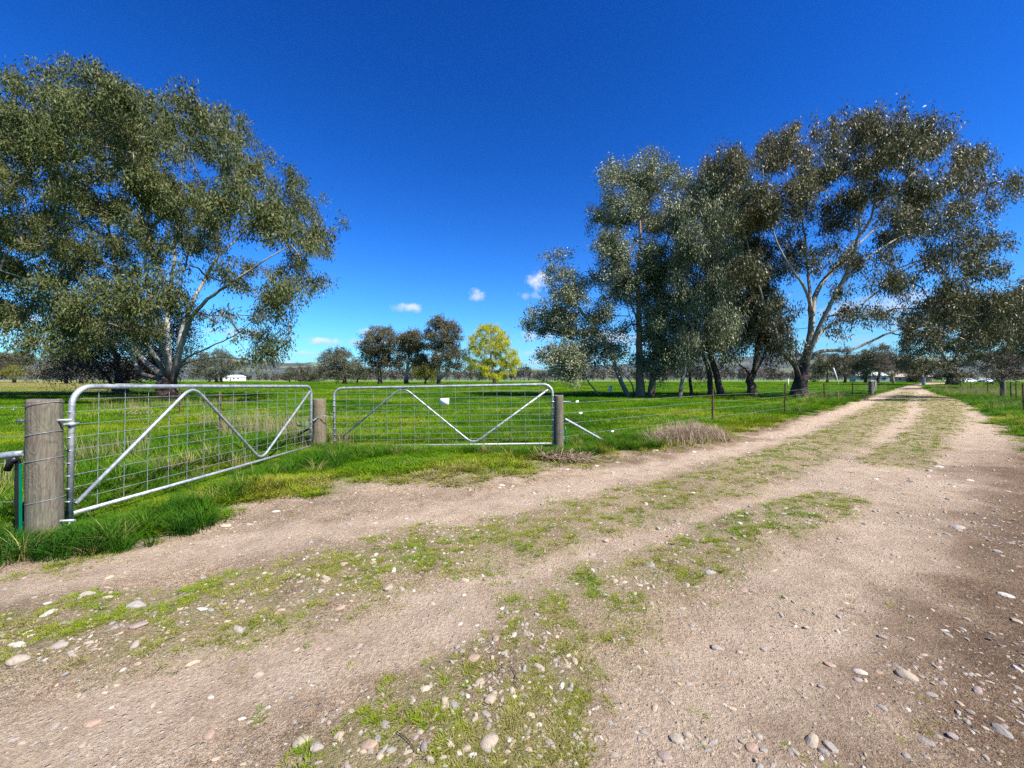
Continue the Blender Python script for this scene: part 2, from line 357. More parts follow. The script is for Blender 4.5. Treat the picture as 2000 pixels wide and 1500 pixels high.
def galv_mat(name, c0, c1, rough=.42, metal=.75):
    m, t, b, o = mat_new(name); p = obj_co(t)
    v = N(t, 'ShaderNodeTexVoronoi'); v.inputs['Scale'].default_value = 34; t.links.new(p, v.inputs['Vector'])
    sx = N(t, 'ShaderNodeSeparateColor'); t.links.new(v.outputs['Color'], sx.inputs[0])
    n1 = noise(t, 9, 5, .65, p).outputs['Fac']
    f = math_n(t, 'ADD', math_n(t, 'MULTIPLY', sx.outputs[0], .4), math_n(t, 'MULTIPLY', n1, .6))
    c = ramp(t, f, [(.25, c0), (.7, c1)])
    t.links.new(c, b.inputs['Base Color']); b.inputs['Metallic'].default_value = metal
    t.links.new(math_n(t, 'ADD', math_n(t, 'MULTIPLY', n1, .3), rough - .12), b.inputs['Roughness']); return m
def plain(name, c, rough=.6, metal=0, spec=.4, var=.25, scale=25):
    m, t, b, o = mat_new(name); n1 = noise(t, scale, 4, .6, obj_co(t)).outputs['Fac']
    t.links.new(mixc(t, n1, tuple(x * (1 - var) for x in c), tuple(min(1, x * (1 + var)) for x in c)), b.inputs['Base Color'])
    b.inputs['Roughness'].default_value = rough; b.inputs['Metallic'].default_value = metal; b.inputs['Specular IOR Level'].default_value = spec; return m
def stone_mat(name, c, vein=.25):
    m, t, b, o = mat_new(name); p = obj_co(t)
    inf = N(t, 'ShaderNodeObjectInfo'); n1 = noise(t, 3.5, 6, .65, p, .6).outputs['Fac']; n2 = noise(t, 30, 4, .7, p).outputs['Fac']
    cc = ramp(t, n1, [(.28, tuple(x * .62 for x in c)), (.5, c), (.75, tuple(min(1, x * 1.3) for x in c))])
    cc = mixc(t, .45, cc, ramp(t, n2, [(.3, (.2, .2, .2)), (.5, (.5, .5, .5)), (.72, (.8, .8, .8))]), 'OVERLAY')
    dust = math_n(t, 'ADD', math_n(t, 'MULTIPLY', inf.outputs['Random'], .4), math_n(t, 'MULTIPLY', math_n(t, 'SUBTRACT', n1, .42), 1.6, clamp=True), clamp=True)
    cc = mixc(t, math_n(t, 'MULTIPLY', dust, .75), cc, (.42, .31, .21))
    t.links.new(cc, b.inputs['Base Color']); b.inputs['Roughness'].default_value = .85; b.inputs['Specular IOR Level'].default_value = .25
    bump(t, b, n2, .5, .01); return m
M = dict(
    ground=ground_mat(),
    galv=galv_mat('galvanised_steel', (.25, .27, .29), (.45, .47, .49), .5, .5),
    wire=galv_mat('fence_wire', (.22, .24, .25), (.38, .40, .41), .5, .5),
    rust=plain('rusty_steel', (.115, .06, .038), .9, .0, .2, .45, 30),
    dark_steel=plain('dark_steel', (.05, .042, .038), .8, 0, .25, .3),  # dark tone also stands in for shade on the middle post's stay
    post=wood_mat('grey_weathered_pine', (.155, .138, .098), (.11, .112, .073), (.135, .10, .078)),
    post2=wood_mat('brown_weathered_pine', (.19, .155, .098), (.135, .135, .08), (.165, .112, .07)),
    black=plain('black_plastic', (.012, .012, .013), .4), green=plain('green_plastic', (.0, .14, .075), .4), white=plain('white_plastic', (.8, .8, .8), .5, 0, .4, .05),
    sign=plain('white_sign', (.84, .84, .82), .5, 0, .4, .04, 12), brown=plain('brown_edge', (.22, .12, .08), .7),
    bark_gum=bark_mat('gum_bark', (.10, .056, .036), (.19, .17, .14), (.35, .335, .295), .9, 2.6, .57),
    bark_big=bark_mat('pale_gum_bark', (.075, .058, .047), (.16, .145, .125), (.32, .30, .265), 1.8, 3.4, .57),
    bark_brown=bark_mat('brown_bark', (.25, .145, .088), (.21, .135, .092), (.36, .26, .185), 1.0, 9.0, .62),
    bark_dark=bark_mat('dark_bark', (.085, .064, .05), (.14, .115, .09), (.26, .23, .19), 1.5, 5.0, .6),
    bark_twig=bark_mat('twig_bark', (.10, .078, .06), (.11, .09, .07), (.17, .145, .115), -5, -4, .6),
    bark_pale=bark_mat('thin_pale_bark', (.21, .16, .12), (.20, .16, .13), (.40, .34, .28), .3, 2.5, .6),
    bark_red=bark_mat('red_bark', (.26, .085, .04), (.22, .13, .09), (.30, .25, .2), 2.0, 5.0, .6),
    leaf_gum=leaf_mat('gum_leaf', [(0, (.036, .048, .014)), (.35, (.085, .102, .030)), (.7, (.145, .156, .052)), (.93, (.21, .21, .085)), (1, (.21, .115, .06))], .5, .18),
    leaf_big=leaf_mat('brown_gum_leaf', [(0, (.035, .038, .015)), (.4, (.092, .092, .036)), (.75, (.155, .14, .055)), (1, (.22, .12, .06))], .46, .34),
    leaf_round=leaf_mat('round_gum_leaf', [(0, (.075, .085, .04)), (.4, (.185, .198, .10)), (.8, (.32, .33, .195)), (1, (.40, .38, .24))], .46, .34, .15),
    leaf_weep=leaf_mat('weeping_gum_leaf', [(0, (.065, .078, .036)), (.5, (.165, .182, .092)), (.85, (.27, .285, .16)), (1, (.30, .26, .14))], .46, .34, .18),
    leaf_dark=leaf_mat('dark_shrub_leaf', [(0, (.028, .022, .017)), (.6, (.06, .036, .030)), (1, (.085, .065, .03))]),
    leaf_brown=leaf_mat('olive_leaf', [(0, (.045, .045, .022)), (.5, (.10, .092, .045)), (1, (.16, .125, .07))]),
    leaf_grey=leaf_mat('grey_olive_leaf', [(0, (.055, .06, .035)), (.5, (.12, .125, .072)), (1, (.19, .175, .115))]),
    leaf_yellow=leaf_mat('yellow_willow_leaf', [(0, (.28, .29, .005)), (.5, (.52, .50, .008)), (1, (.66, .60, .02))], .5, .3, .4),
    leaf_lime=leaf_mat('lime_leaf', [(0, (.08, .09, .014)), (.5, (.17, .17, .022)), (1, (.27, .24, .03))], .5, .3, .3),
    leaf_twig=leaf_mat('bare_twig', [(0, (.07, .055, .042)), (.6, (.15, .118, .085)), (1, (.25, .2, .14))], .8, .1, .05),
    straw=leaf_mat('straw', [(0, (.17, .115, .07)), (.5, (.32, .235, .155)), (1, (.48, .38, .27))], .7, .2, .2),
    grass=grass_mat('grass_blade', [(0, (.022, .080, .010)), (.3, (.055, .150, .006)), (.62, (.125, .245, .007)), (.82, (.25, .28, .018)), (1, (.38, .30, .16))]),
)

# ------------------------------------------------------------------ the ground: paddock and dirt track, one surface
def build_ground():
    ys = [-7.0]; 
    while ys[-1] < 7500:
        y = ys[-1]; ys.append(y + (0.3 if y < .4 else max(.04, .012 * y if y < 14 else .024 * y)))
    ys = np.array(ys); nc = 480
    s = np.linspace(-1, 1, nc); t = 1.9 * (0.55 * s + 0.45 * s ** 3)
    Y = np.repeat(ys[:, None], nc, 1); X = t[None, :] * (Y + 9.0)
    x = X.ravel(); y = Y.ravel()
    sdv, sdn, weed = masks(x, y); z = height(x, y)
    z = np.where(y > 300, 0.0, z)
    V = np.stack([x, y, z], 1)
    nr = len(ys); i = np.arange(nr - 1)[:, None] * nc + np.arange(nc - 1)[None, :]; i = i.ravel()
    Q = np.stack([i, i + 1, i + nc + 1, i + nc], 1)
    dirt = sstep(-.34 - .3 * sstep(4.2, 5.2, y) * sstep(9, 7, y), .08, sdn + (fbm(x * 7, y * 7, 23, 3) - .5) * .3)
    gm, _ = seg_dist(x, y, [G(430, 985), G(700, 945), G(1050, 900)])
    dirt = np.maximum(dirt, sstep(.45, .1, gm + (fbm(x * 3, y * 3, 5) - .5) * 1.2) * .75)
    dry = np.zeros_like(x)
    dry = np.maximum(dry, sstep(-.98, -1.06, x / np.maximum(y, 1)) * sstep(70, 86, y + (fbm(x * .05, y * .05, 4) - .5) * 30) * sstep(210, 180, y))
    dry = np.maximum(dry, .55 * sstep(-.92, -1.0, x / np.maximum(y, 1)) * sstep(30, 50, y) * (fbm(x * .2, y * .2, 8) > .42))
    dry = np.maximum(dry, .6 * sstep(250, 320, y + 60 * (fbm(x * .02, y * .02, 14) - .5)) * sstep(600, 400, y))
    dc, _ = seg_dist(x, y, [G(1270, 872), G(1415, 858)]); dry = np.maximum(dry, sstep(.7, .2, dc))
    dark_soil = sstep(.2, .55, fbm(x * .8 + 3, y * .8, 77, 4) * .9 - np.abs(np.hypot(x - 3.3, (y - 2.4) * .8) - .2) * .22)
    rd, _ = seg_dist(x, y, RIGHT); dark_soil = np.maximum(dark_soil * .55, sstep(1.5, .2, rd + (fbm(x * 2, y * 2, 41) - .5) * 1.6) * .85 * sstep(9, 5, y))
    rr_, _ = seg_dist(x, y, [G(2060, 930), G(2000, 1010), G(1985, 1200), G(1960, 1400), G(1930, 1600)]); dark_soil = np.maximum(dark_soil, .8 * sstep(.55, .05, rr_ + (fbm(x * 3, y * 3, 48) - .5) * .8))  # darker soil band down the right of the near track
    le, _ = seg_dist(x, y, [G(1150, 903), G(1300, 884), G(1440, 858), G(1560, 815), G(1640, 792)]); dark_soil = np.maximum(dark_soil, .75 * sstep(.45, .05, le + (fbm(x * 3, y * 3, 44) - .5) * .9))
    rut = np.zeros_like(x)
    for line, wd_ in ((RUT1, .30), (RUT2, .22), (RUT3, .38)):
        d_, _ = seg_dist(x, y, line); rut = np.maximum(rut, sstep(1.25, .4, d_ / (wd_ + .022 * np.clip(y, 0, 16)) + (fbm(x * 2.2, y * 2.2, 121, 4) - .5) * 1.1))
    rut = rut * (1 - .8 * weed)
    fm = sdv[Q].mean(1) > 0
    for nm, sel, lab in (('dirt_track', fm, 'pale brown stony dirt farm track with wheel ruts'), ('paddock', ~fm, 'flat green grazing paddock and grassy verges')):
        q = Q[sel]; u, inv = np.unique(q, return_inverse=True)
        me = mesh_np(nm, V[u], inv.reshape(q.shape))
        for an, a in (('rut', rut), ('dirt', dirt), ('weed', weed * sstep(-.1, .2, sdv)), ('dry', dry), ('dark_soil', dark_soil)): attr(me, an, 'POINT', a[u])
        o = add(nm, me, M['ground']); tag(o, lab, None, None, 'structure')
        if nm == 'dirt_track': track = o
    # the country beyond the sheet, behind the viewer and to the sides
    b = MB(); b.v = [(-9000, -9000, -.35), (9000, -9000, -.35), (9000, 9000, -.35), (-9000, 9000, -.35)]; b.f = [[0, 1, 2, 3]]
    o = b.build('ground', M['ground']); tag(o, 'open grassland all around', None, None, 'structure')
    return track
track = build_ground()

def hills():
    n = 260; az = np.linspace(-1.25, 1.25, n); rows = []
    prof = np.interp(np.tan(np.clip(az, -1.2, 1.2)) * F + 1000, [-1500, -200, 0, 150, 300, 380, 450, 500, 545, 575, 605, 640, 700, 800, 900, 1000, 1040, 1080, 1150, 1300, 1450, 1560, 1620, 1700, 1850, 2000, 3000],
                     [30, 26, 28, 24, 30, 36, 38, 33, 30, 28, 31, 26, 18, 14, 14, 18, 22, 20, 26, 34, 40, 44, 42, 36, 34, 30, 28])
    D0, D1 = 2600., 5200.; nr = 26
    V = []; 
    for j in range(nr):
        f = j / (nr - 1); d = D0 + (D1 - D0) * f
        ht = prof / F * D1 * (f ** 1.3) * 0.98
        ht = ht * (1 + .22 * (fbm(az * 26 + j * .16, np.full(n, j * .33), 5) - .5) * (1 if j < nr - 1 else .6)) + 26 * f * (fbm(az * 70, np.full(n, j * .9), 6) - .5)
        V.append(np.stack([np.sin(az) * d, np.cos(az) * d, ht - 2], 1) if True else None)
    # keep rows flat in view direction: scale distance so that projected height follows the profile
    V = np.concatenate(V); i = (np.arange(nr - 1)[:, None] * n + np.arange(n - 1)[None, :]).ravel()
    V[:, 2] *= 1.0
    me = mesh_np('hills', V, np.stack([i, i + 1, i + n + 1, i + n], 1))
    m, t, b, o = mat_new('hill_cover'); p = geo_pos(t)
    n1 = noise(t, .0016, 5, .6, p).outputs['Fac']; n2 = noise(t, .012, 5, .7, p).outputs['Fac']
    wood = ramp(t, n2, [(.3, (.028, .036, .028)), (.7, (.065, .07, .05))]); fld = ramp(t, n2, [(.3, (.10, .14, .045)), (.7, (.17, .19, .08))])
    t.links.new(mixc(t, math_n(t, 'MULTIPLY', math_n(t, 'SUBTRACT', n1, .52), 12, clamp=True), wood, fld), b.inputs['Base Color']); b.inputs['Roughness'].default_value = 1
    tag(add('hills', me, m), 'low wooded hills with green clearings on the horizon', None, None, 'structure')
hills()

# ------------------------------------------------------------------ gates, posts, fences
def gate(name, label, hinge, latch, zh, zl, hinge_first=True, detail=True, sticker=False, H=.98):
    """hinge / latch: x,y of the stiles; zh / zl: height of the bottom rail at each."""
    hv = Vector((hinge[0], hinge[1], zh)); lv = Vector((latch[0], latch[1], zl)); L = (lv - hv).length
    root = empty(name, hv); d = (lv - hv).normalized(); rz = math.atan2(d.y, d.x)
    root.rotation_euler = (0, -math.asin(d.z), rz)
    tag(root, label, 'gate')
    rt = .0205; r = .15
    pts = [(0, 0, -.045), (0, 0, H - r)] + arc((r, 0, H - r), r, math.pi, math.pi / 2, 8)[1:] + arc((L - r, 0, H - r), r, math.pi / 2, 0, 8) + [(L, 0, -.035)]
    MB().tube(pts, rt, 12).build('frame', M['galv'], root)
    MB().tube([(rt * .8, 0, 0), (L * .5, 0, -.004), (L - rt * .8, 0, 0)], .0165, 10).build('bottom_rail', M['galv'], root)
    # bent brace in the shape of a W
    def bend(c, p, q, rr=.10, n=8):
        c, p, q = Vector(c), Vector(p), Vector(q); a = c + (p - c).normalized() * rr * 1.6; e = c + (q - c).normalized() * rr * 1.6
        return [tuple((1 - t) ** 2 * a + 2 * t * (1 - t) * c + t * t * e) for t in [i / n for i in range(n + 1)]]
    fx = (lambda f: f * L) if hinge_first else (lambda f: (1 - f) * L)
    A, B, C, D = (fx(.008), -.012, .07), (fx(.32), -.012, H + .045), (fx(.638), -.012, -.0), (fx(.985), -.012, H - .075)
    MB().tube([A] + bend((B[0], B[1], H + .01), A, C) + bend((C[0], C[1], 0.0), B, D) + [D], .0155, 10).build('brace', M['galv'], root)
    if detail:
        for i in range(15):
            x = .222 + i * (L - .444) / 14
            j = random.uniform(-.004, .004)
            MB().tube([(x, .016, 0), (x + j, .017, H * .5), (x, .016, H)], .0023, 5, False).build('upright_wire', M['wire'], root)
        for i in range(9):
            z = .098 * (i + 1); x0 = 0 if z < H - r else .15 * (1 - math.sqrt(max(0, 1 - ((z - (H - r)) / r) ** 2)))
            MB().tube([(x0, .012, z)] + [(x0 + (L - 2 * x0) * k / 6, .012, z + random.uniform(-.004, .004)) for k in range(1, 6)] + [(L - x0, .012, z)], .0023, 5, False).build('cross_wire', M['wire'], root)
        b = MB()
        for z in [.098 * (i + 1) for i in range(8)]:
            for x in (0, L): b.box((x, .008, z), (.048, .044, .006))
        b.build('wire_ties', M['wire'], root)['kind'] = 'stuff'
        b = MB(); b.tube([(-.012, 0, H * .705), (-.10, 0, H * .705)], .010, 8); b.box((.0, 0, H * .705), (.06, .06, .022)); b.build('hinge', M['galv'], root)
        b = MB(); b.tube([(0, 0, -.03), (0, 0, -.075), (-.02, 0, -.09), (-.09, 0, -.09)], .010, 8); b.build('hinge', M['galv'], root)
    if sticker:
        MB().box((.47, -.001, H + .0205), (.24, .03, .003)).build('sticker', M['sign'], root)
    return root
def gp(px, py, Y): p = P(px, py, Y); return (p[0], p[1])
D1 = F * .98 / 249.; D2 = F * .98 / 116.6
g1h, g1l = P(136.5, 1004, D1), P(607, 871, D2)
gate('farm_gate', 'galvanised mesh farm gate hung on the thick grey post, running back from the track', (g1h[0], g1h[1]), (g1l[0], g1l[1]), g1h[2], g1l[2], True, True, True)
D3, D4 = F * .98 / 112.6, F * .98 / 115.6
g2l, g2h = P(654, 871, D3), P(1081, 866, D4)
gate('farm_gate', 'galvanised mesh farm gate carrying the small white plate, closed across the entry', (g2h[0], g2h[1]), (g2l[0], g2l[1]), g2h[2], g2l[2], False)
# the white plate wired to the second gate
def plate():
    f = (871.5 - 654) / (1081 - 654); base = g2l * (1 - f) + g2h * f; d = g2h - g2l; rz = math.atan2(d[1], d[0])
    o = empty('blank_sign', (base[0], base[1] - .022, CAMH - (784 - HZ) / F * base[1]), rz)
    MB().box((0, 0, 0), (.150, .003, .118)).build('plate', M['sign'], o); MB().box((0, -.001, .062), (.146, .006, .008)).build('edge', M['brown'], o)
    tag(o, 'small blank white plate wired to the mesh gate', 'sign')
plate()
def post(name, label, x, y, r, top, mat, group=None, sink=.35, wires=()):
    z0 = hz1(x, y); b = MB(); n = 22; zs = np.concatenate([[-sink], np.linspace(0, top - z0 - .012, 9), [top - z0]])
    V = []
    ph = random.random() * 9
    for zi, z in enumerate(zs):
        rr = r * (1.03 - .06 * max(z, 0) / top) * (.965 if zi == len(zs) - 1 else 1)
        for k in range(n):
            a = 2 * math.pi * k / n
            q = rr * (1 + .016 * math.sin(3 * a + ph + z) + .012 * math.sin(7 * a + ph * 2 + z * 3))
            V.append((q * math.cos(a), q * math.sin(a), z + (.006 * math.sin(a * 2 + ph) if zi >= len(zs) - 2 else 0)))
    b.v = V
    for i in range(len(zs) - 1):
        for k in range(n): b.f.append([i * n + k, i * n + (k + 1) % n, (i + 1) * n + (k + 1) % n, (i + 1) * n + k])
    b.f.append([(len(zs) - 1) * n + k for k in range(n)])
    root = empty(name, (x, y, z0)); o = b.build('timber', mat, root)
    tag(root, label, 'post', group)
    for z in wires:
        ring = [((r * 1.03) * math.cos(a), (r * 1.03) * math.sin(a), z + .03 * math.cos(a) * .6) for a in np.linspace(0, 2 * math.pi, 25)]
        MB().tube(ring, .0022, 4, False).build('tie_wire', M['wire'], root)
    return root
nx, ny = (88 - 1000) / F * 3.08, 3.08
np_ = post('gate_post', 'thick grey weathered round timber gate post with knots and wire wraps', nx, ny, .097, 1.022, M['post'], None, .4, (.96, .745, .555, .255))
b = MB(); b.tube([(-.20, 0, .835), (.2, 0, .842)], .0095, 8); b.build('gudgeon_bolt', M['galv'], np_)
b = MB(); b.tube([(-.14, 0, .09), (.2, .02, .10)], .0095, 8); b.tube([(-.142, 0, .09), (-.12, 0, .09)], .02, 6); b.build('gudgeon_bolt', M['galv'], np_)
mx, my = (624 - 1000) / F * 7.05, 7.05
mp_ = post('gate_post', 'short brown timber post with chains standing between the two gates', mx, my, .105, CAMH - (779 - HZ) / F * 7.0, M['post2'])
rx, ry = (1091.5 - 1000) / F * 6.95, 6.95
rp_ = post('gate_post', 'slim grey timber post with a galvanised stay, hinge end of the closed gate', rx, ry, .077, CAMH - (772 - HZ) / F * 6.9, M['post'], None, .35, (.46, .28))
b = MB(); b.tube([(-.11, 0, .78), (.2, .03, .785)], .008, 8); b.build('gudgeon_bolt', M['galv'], rp_)
# stays
def stay(label, a, c, r, mat, flat=True):
    a, c = Vector(a), Vector(c); o = empty('stay_pole', c); d = (a - c); n = d.normalized()
    MB().tube([-n * .15, n * .0, d * .5, d * .94, d], [r, r, r, r, r * .75], 12).build('pole', mat, o)
    if flat: MB().tube([d * .96, d + Vector((0, 0, .01)), d + n * .05 + Vector((0, 0, .06))], [.012, .01, .008], 8).build('hooked_end', mat, o)
    tag(o, label, 'stay')
def PV(px, py, Y): return Vector(P(px, py, Y))
stay('galvanised pipe stay propping the slim post on the verge', PV(1103, 818, 7.05), PV(1188, 866, 7.45), .022, M['galv'], False)
stay('steel stay coloured dark for shade, leaning from the post between the gates into tall grass', PV(612, 832, 7.1), PV(560, 862, 7.75), .02, M['dark_steel'], False)  # shade on this stay is painted in as a dark base colour
stay('galvanised pipe stay with hooked end meeting the thick grey post', PV(47, 885, 3.06), PV(-330, 935, 3.3), .026, M['galv'])
# chains and straps
def chain(label, pts, n):
    cur = catmull(pts, .01); L = len(cur); b = MB()
    for i in range(n):
        k = int(i * (L - 2) / n); c = Vector(cur[k]); t = (Vector(cur[min(k + 3, L - 1)]) - c).normalized()
        s = t.cross(Vector((0, 0, 1))).normalized(); u = s if i % 2 else t.cross(s)
        b.tube([c + t * .020 * math.cos(a) + u * .010 * math.sin(a) for a in np.linspace(0, 2 * math.pi, 11)], .0034, 5, False)
    o = b.build('chain', M['galv']); tag(o, label, 'chain')
chain('short chain from the middle post to the gate running back', [PV(606, 822, 6.9), PV(612, 821, 6.9), PV(620, 816, 6.93), PV(625, 812, 6.93)], 9)
chain('short chain from the middle post to the gate with the white plate', [PV(631, 812, 6.93), PV(640, 813.5, 6.95), PV(648, 814.5, 7.05), PV(654, 815, 7.12)], 8)
o = empty('bungee_handle', PV(603, 831, 6.86)); MB().tube([(0, 0, 0), (-.06, -.02, 0), (-.13, -.03, -.004)], .012, 8).build('cord', M['green'], o)
MB().tube([(-.12, -.03, -.004), (-.16, -.035, .006), (-.165, -.04, .025)], [.014, .016, .012], 8).build('grip', M['black'], o); tag(o, 'green electric gate handle with black grip hooked behind the gate end', 'handle')
o = empty('hanging_strap', PV(34, 1042, 3.0))
pts = [(.006, 0, -.02), (0, 0, .2), (.003, 0, .4), (.008, 0, .535)]
b = MB()
for i in range(3): b.box((pts[i][0], 0, (pts[i][2] + pts[i + 1][2]) / 2), (.034, .012, pts[i + 1][2] - pts[i][2] + .001))
b.build('black_band', M['black'], o, False); MB().box((.022, .0, .25), (.008, .014, .50)).build('green_edge', M['green'], o, False)
MB().tube([(.01, -.01, .54), (-.02, -.02, .525), (-.045, -.025, .455)], [.018, .022, .02], 8).build('fold', M['black'], o)
tag(o, 'black strap with green edge hanging from fence wire beside the thick post', 'strap')
o = empty('green_hose', PV(1104, 884, 7.08)); MB().tube([(.0, 0, -.02), (.014, 0, .12), (.018, 0, .25), (.012, 0, .36), (-.006, 0, .44)], .012, 8).build('tube', M['green'], o); tag(o, 'short green hose hanging behind the slim timber post', 'hose')

def picket_mesh(h):
    b = MB()
    for a in (90, 210, 330):
        c, s_ = math.cos(R(a)), math.sin(R(a)); rot = Matrix.Rotation(R(a), 3, 'Z')
        b.box((c * .0135, s_ * .0135, h / 2 - .15), (.028, .0045, h + .3), rot)
    return b.mesh('picket', False)
def fence(label, verts, posts, zs, insul=(), picket_h=.95, mat=None):
    """verts: x,y along the line; posts: indices (floats ok) given as x,y,h,lean"""
    root = empty('wire_fence', (verts[0][0], verts[0][1], 0)); org = Vector(root.location)
    for (x, y, h, lean) in posts:
        me = picket_mesh(h); p = add('star_picket', me, mat or M['rust'], root); p.location = Vector((x, y, hz1(x, y))) - org; p.rotation_euler = (lean * .6, lean, random.random() * 6)
        for z in (h * .42, h * .72, h * .94): MB().box((0, 0, z), (.035, .03, .03)).build('insulator_clip', M['black'], p, False)
    for zi in zs:
        pts = []
        for (x, y), (x2, y2) in zip(verts[:-1], verts[1:]):
            for k in range(4): pts.append((x + (x2 - x) * k / 4 - org.x, y + (y2 - y) * k / 4 - org.y, zi - (.012 if k == 2 else 0) + random.uniform(-.004, .004) + hz1(x, y) * .3))
        pts.append((verts[-1][0] - org.x, verts[-1][1] - org.y, zi))
        MB().tube(pts, .0022, 4, False).build('fence_wire', M['wire'], root)
    for p in insul:
        b = MB(); b.tube([(-.04, 0, 0), (-.03, 0, 0), (.03, 0, .006), (.04, 0, .006)], [.010, .019, .019, .010], 8); q = b.build('insulator', M['white'], root); q.location = Vector(p) - org; q.rotation_euler = (0, -.05, .8)
    tag(root, label, 'fence'); return root
FL = [(rx + .05, ry)] + [gp(1392, 828, 10.6), gp(1531, 810, 13.7), gp(1610, 786, 21.0), gp(1664, 782, 23.2), gp(1701, 771, 31.5)]
fence('wire fence on rusty pickets along the paddock side of the track', FL, [(*FL[1], 1.0, .0), (*FL[2], 1.02, .02), (*FL[3], .98, -.02), (*FL[4], 1.0, .03)], (.77, .60, .43, .215),
      (PV(1127, 785, 7.35), PV(1134, 807.5, 7.4), PV(1196, 843, 8.0)))
fence('barbed wire fence strained to the thick grey post', [(nx - .11, ny), (nx - 3, ny - .05), (nx - 8, ny - .3)], [(nx - 4.2, ny - .1, 1.05, 0)], (.955, .745, .545, .26))
b = MB()
fr = bpy.data.objects['wire_fence.001']
for z in (.955,):
    for k in range(14):
        x = -.12 - k * .11; b.tube([(x + .012, -.012, z - .012), (x, 0, z), (x - .012, .012, z + .014)], .0022, 4); b.tube([(x + .01, .012, z + .012), (x, 0, z), (x - .01, -.012, z - .012)], .0022, 4)
q = b.build('barbs', M['wire'], fr); q.location.x = .11; q['kind'] = 'stuff'
fence('inner wire fence on two rusty pickets in tall grass behind the open gate', [(mx, my + .1), gp(430, 850, 8.6), gp(351, 812, 13.2), gp(215, 780, 24)], [(*gp(430, 850, 8.6), .86, .0), (*gp(351, 812, 13.2), .88, .02)], (.72, .5, .25))
FR = [(13.0, 10.2), (17.4, 14.3), (26.5, 22.3), (30.4, 26), (34, 30), (41.5, 38), (53, 50), (68, 65), (84, 81), (100, 98)]
fence('wire fence on rusty pickets beyond the far edge of the track', FR, [(x, y, 1.02, random.uniform(-.03, .03)) for i, (x, y) in enumerate(FR) if i != 3] + [(24, 20, 1.0, .02), (47, 44, 1., .0), (60, 57.5, 1., 0)], (1.0, .8, .55, .3))
post('fence_post', 'stout greenish timber strainer post in the fence across the track', 30.4, 26.0, .125, 1.06, M['post'])
fx_, fy_ = gp(1701, 771, 31.5)
post('fence_post', 'timber strainer post beside the small gate far along the paddock fence', fx_, fy_, .15, 1.02, M['post2'])
x2, y2 = gp(1727, 757, 47)
gate('farm_gate', 'small galvanised gate far along the paddock fence between timber posts', (fx_ + .3, fy_ + .3), (x2 - 9.2, y2 - 9.5), .12, .12, True, True, False, .95)
post('fence_post', 'timber post at the far end of the small gate', x2 - 9.0, y2 - 9.2, .14, 1.0, M['post2'])
post('fence_post', 'pale blue-grey post beside the far bend of the track', *gp(1804, 753, 88), .3, 1.5, plain('bluegrey_paint', (.3, .37, .4), .8))
# white markers in the paddock
o = empty('marker_pole', PV(1638, 750, 60)); MB().tube([(0, 0, -.1), (-.4, 0, 1.3), (-.75, 0, 2.3)], .07, 8).build('pipe', M['white'], o); tag(o, 'leaning white marker pole standing in the paddock', 'pole')
o = empty('marker_pole', PV(1539.5, 754, 45)); MB().tube([(0, 0, -.1), (0, 0, .75)], .06, 8).build('pipe', M['white'], o); tag(o, 'short upright white marker pole in the paddock', 'pole')
o = empty('white_box_marker', PV(1192, 775, 26.8)); MB().tube([(0, 0, -.1), (0, 0, .5)], .012, 6).build('stake', M['dark_steel'], o)
MB().box((-.03, 0, .44), (.19, .12, .17), Matrix.Rotation(.3, 3, 'Y')).build('lower_box', M['white'], o, False); MB().box((.03, 0, .63), (.2, .12, .17), Matrix.Rotation(-.25, 3, 'Y')).build('upper_box', M['white'], o, False)
MB().box((.05, -.064, .63), (.06, .01, .06)).build('dial', M['dark_steel'], o, False)
tag(o, 'two small white boxes on a thin stake beside the leaning gum', 'marker')

# ------------------------------------------------------------------ trees
def tubes_np(segs, n):
    """frusta for many branch segments: segs = p0(3) r0 p1(3) r1"""
    S = np.asarray(segs, float); p0, r0, p1, r1 = S[:, :3], S[:, 3], S[:, 4:7], S[:, 7]
    t = p1 - p0; t /= np.linalg.norm(t, axis=1, keepdims=True) + 1e-9
    up = np.where(np.abs(t[:, 2:3]) < .9, np.array([[0, 0, 1.]]), np.array([[1., 0, 0]]))
    a = up - t * (up * t).sum(1, keepdims=True); a /= np.linalg.norm(a, axis=1, keepdims=True) + 1e-9; c = np.cross(t, a)
    th = np.arange(n) * 2 * np.pi / n; ring = a[:, None, :] * np.cos(th)[None, :, None] + c[:, None, :] * np.sin(th)[None, :, None]
    A = p0[:, None, :] + ring * r0[:, None, None]; B = p1[:, None, :] + ring * r1[:, None, None]
    V = np.concatenate([A, B], 1).reshape(-1, 3); k = np.arange(n); k2 = (k + 1) % n
    q = np.stack([k, k2, n + k2, n + k], 1); Q = (q[None] + (np.arange(len(S)) * 2 * n)[:, None, None]).reshape(-1, 4)
    return V, Q
def unit(v): return v / (np.linalg.norm(v, axis=-1, keepdims=True) + 1e-9)
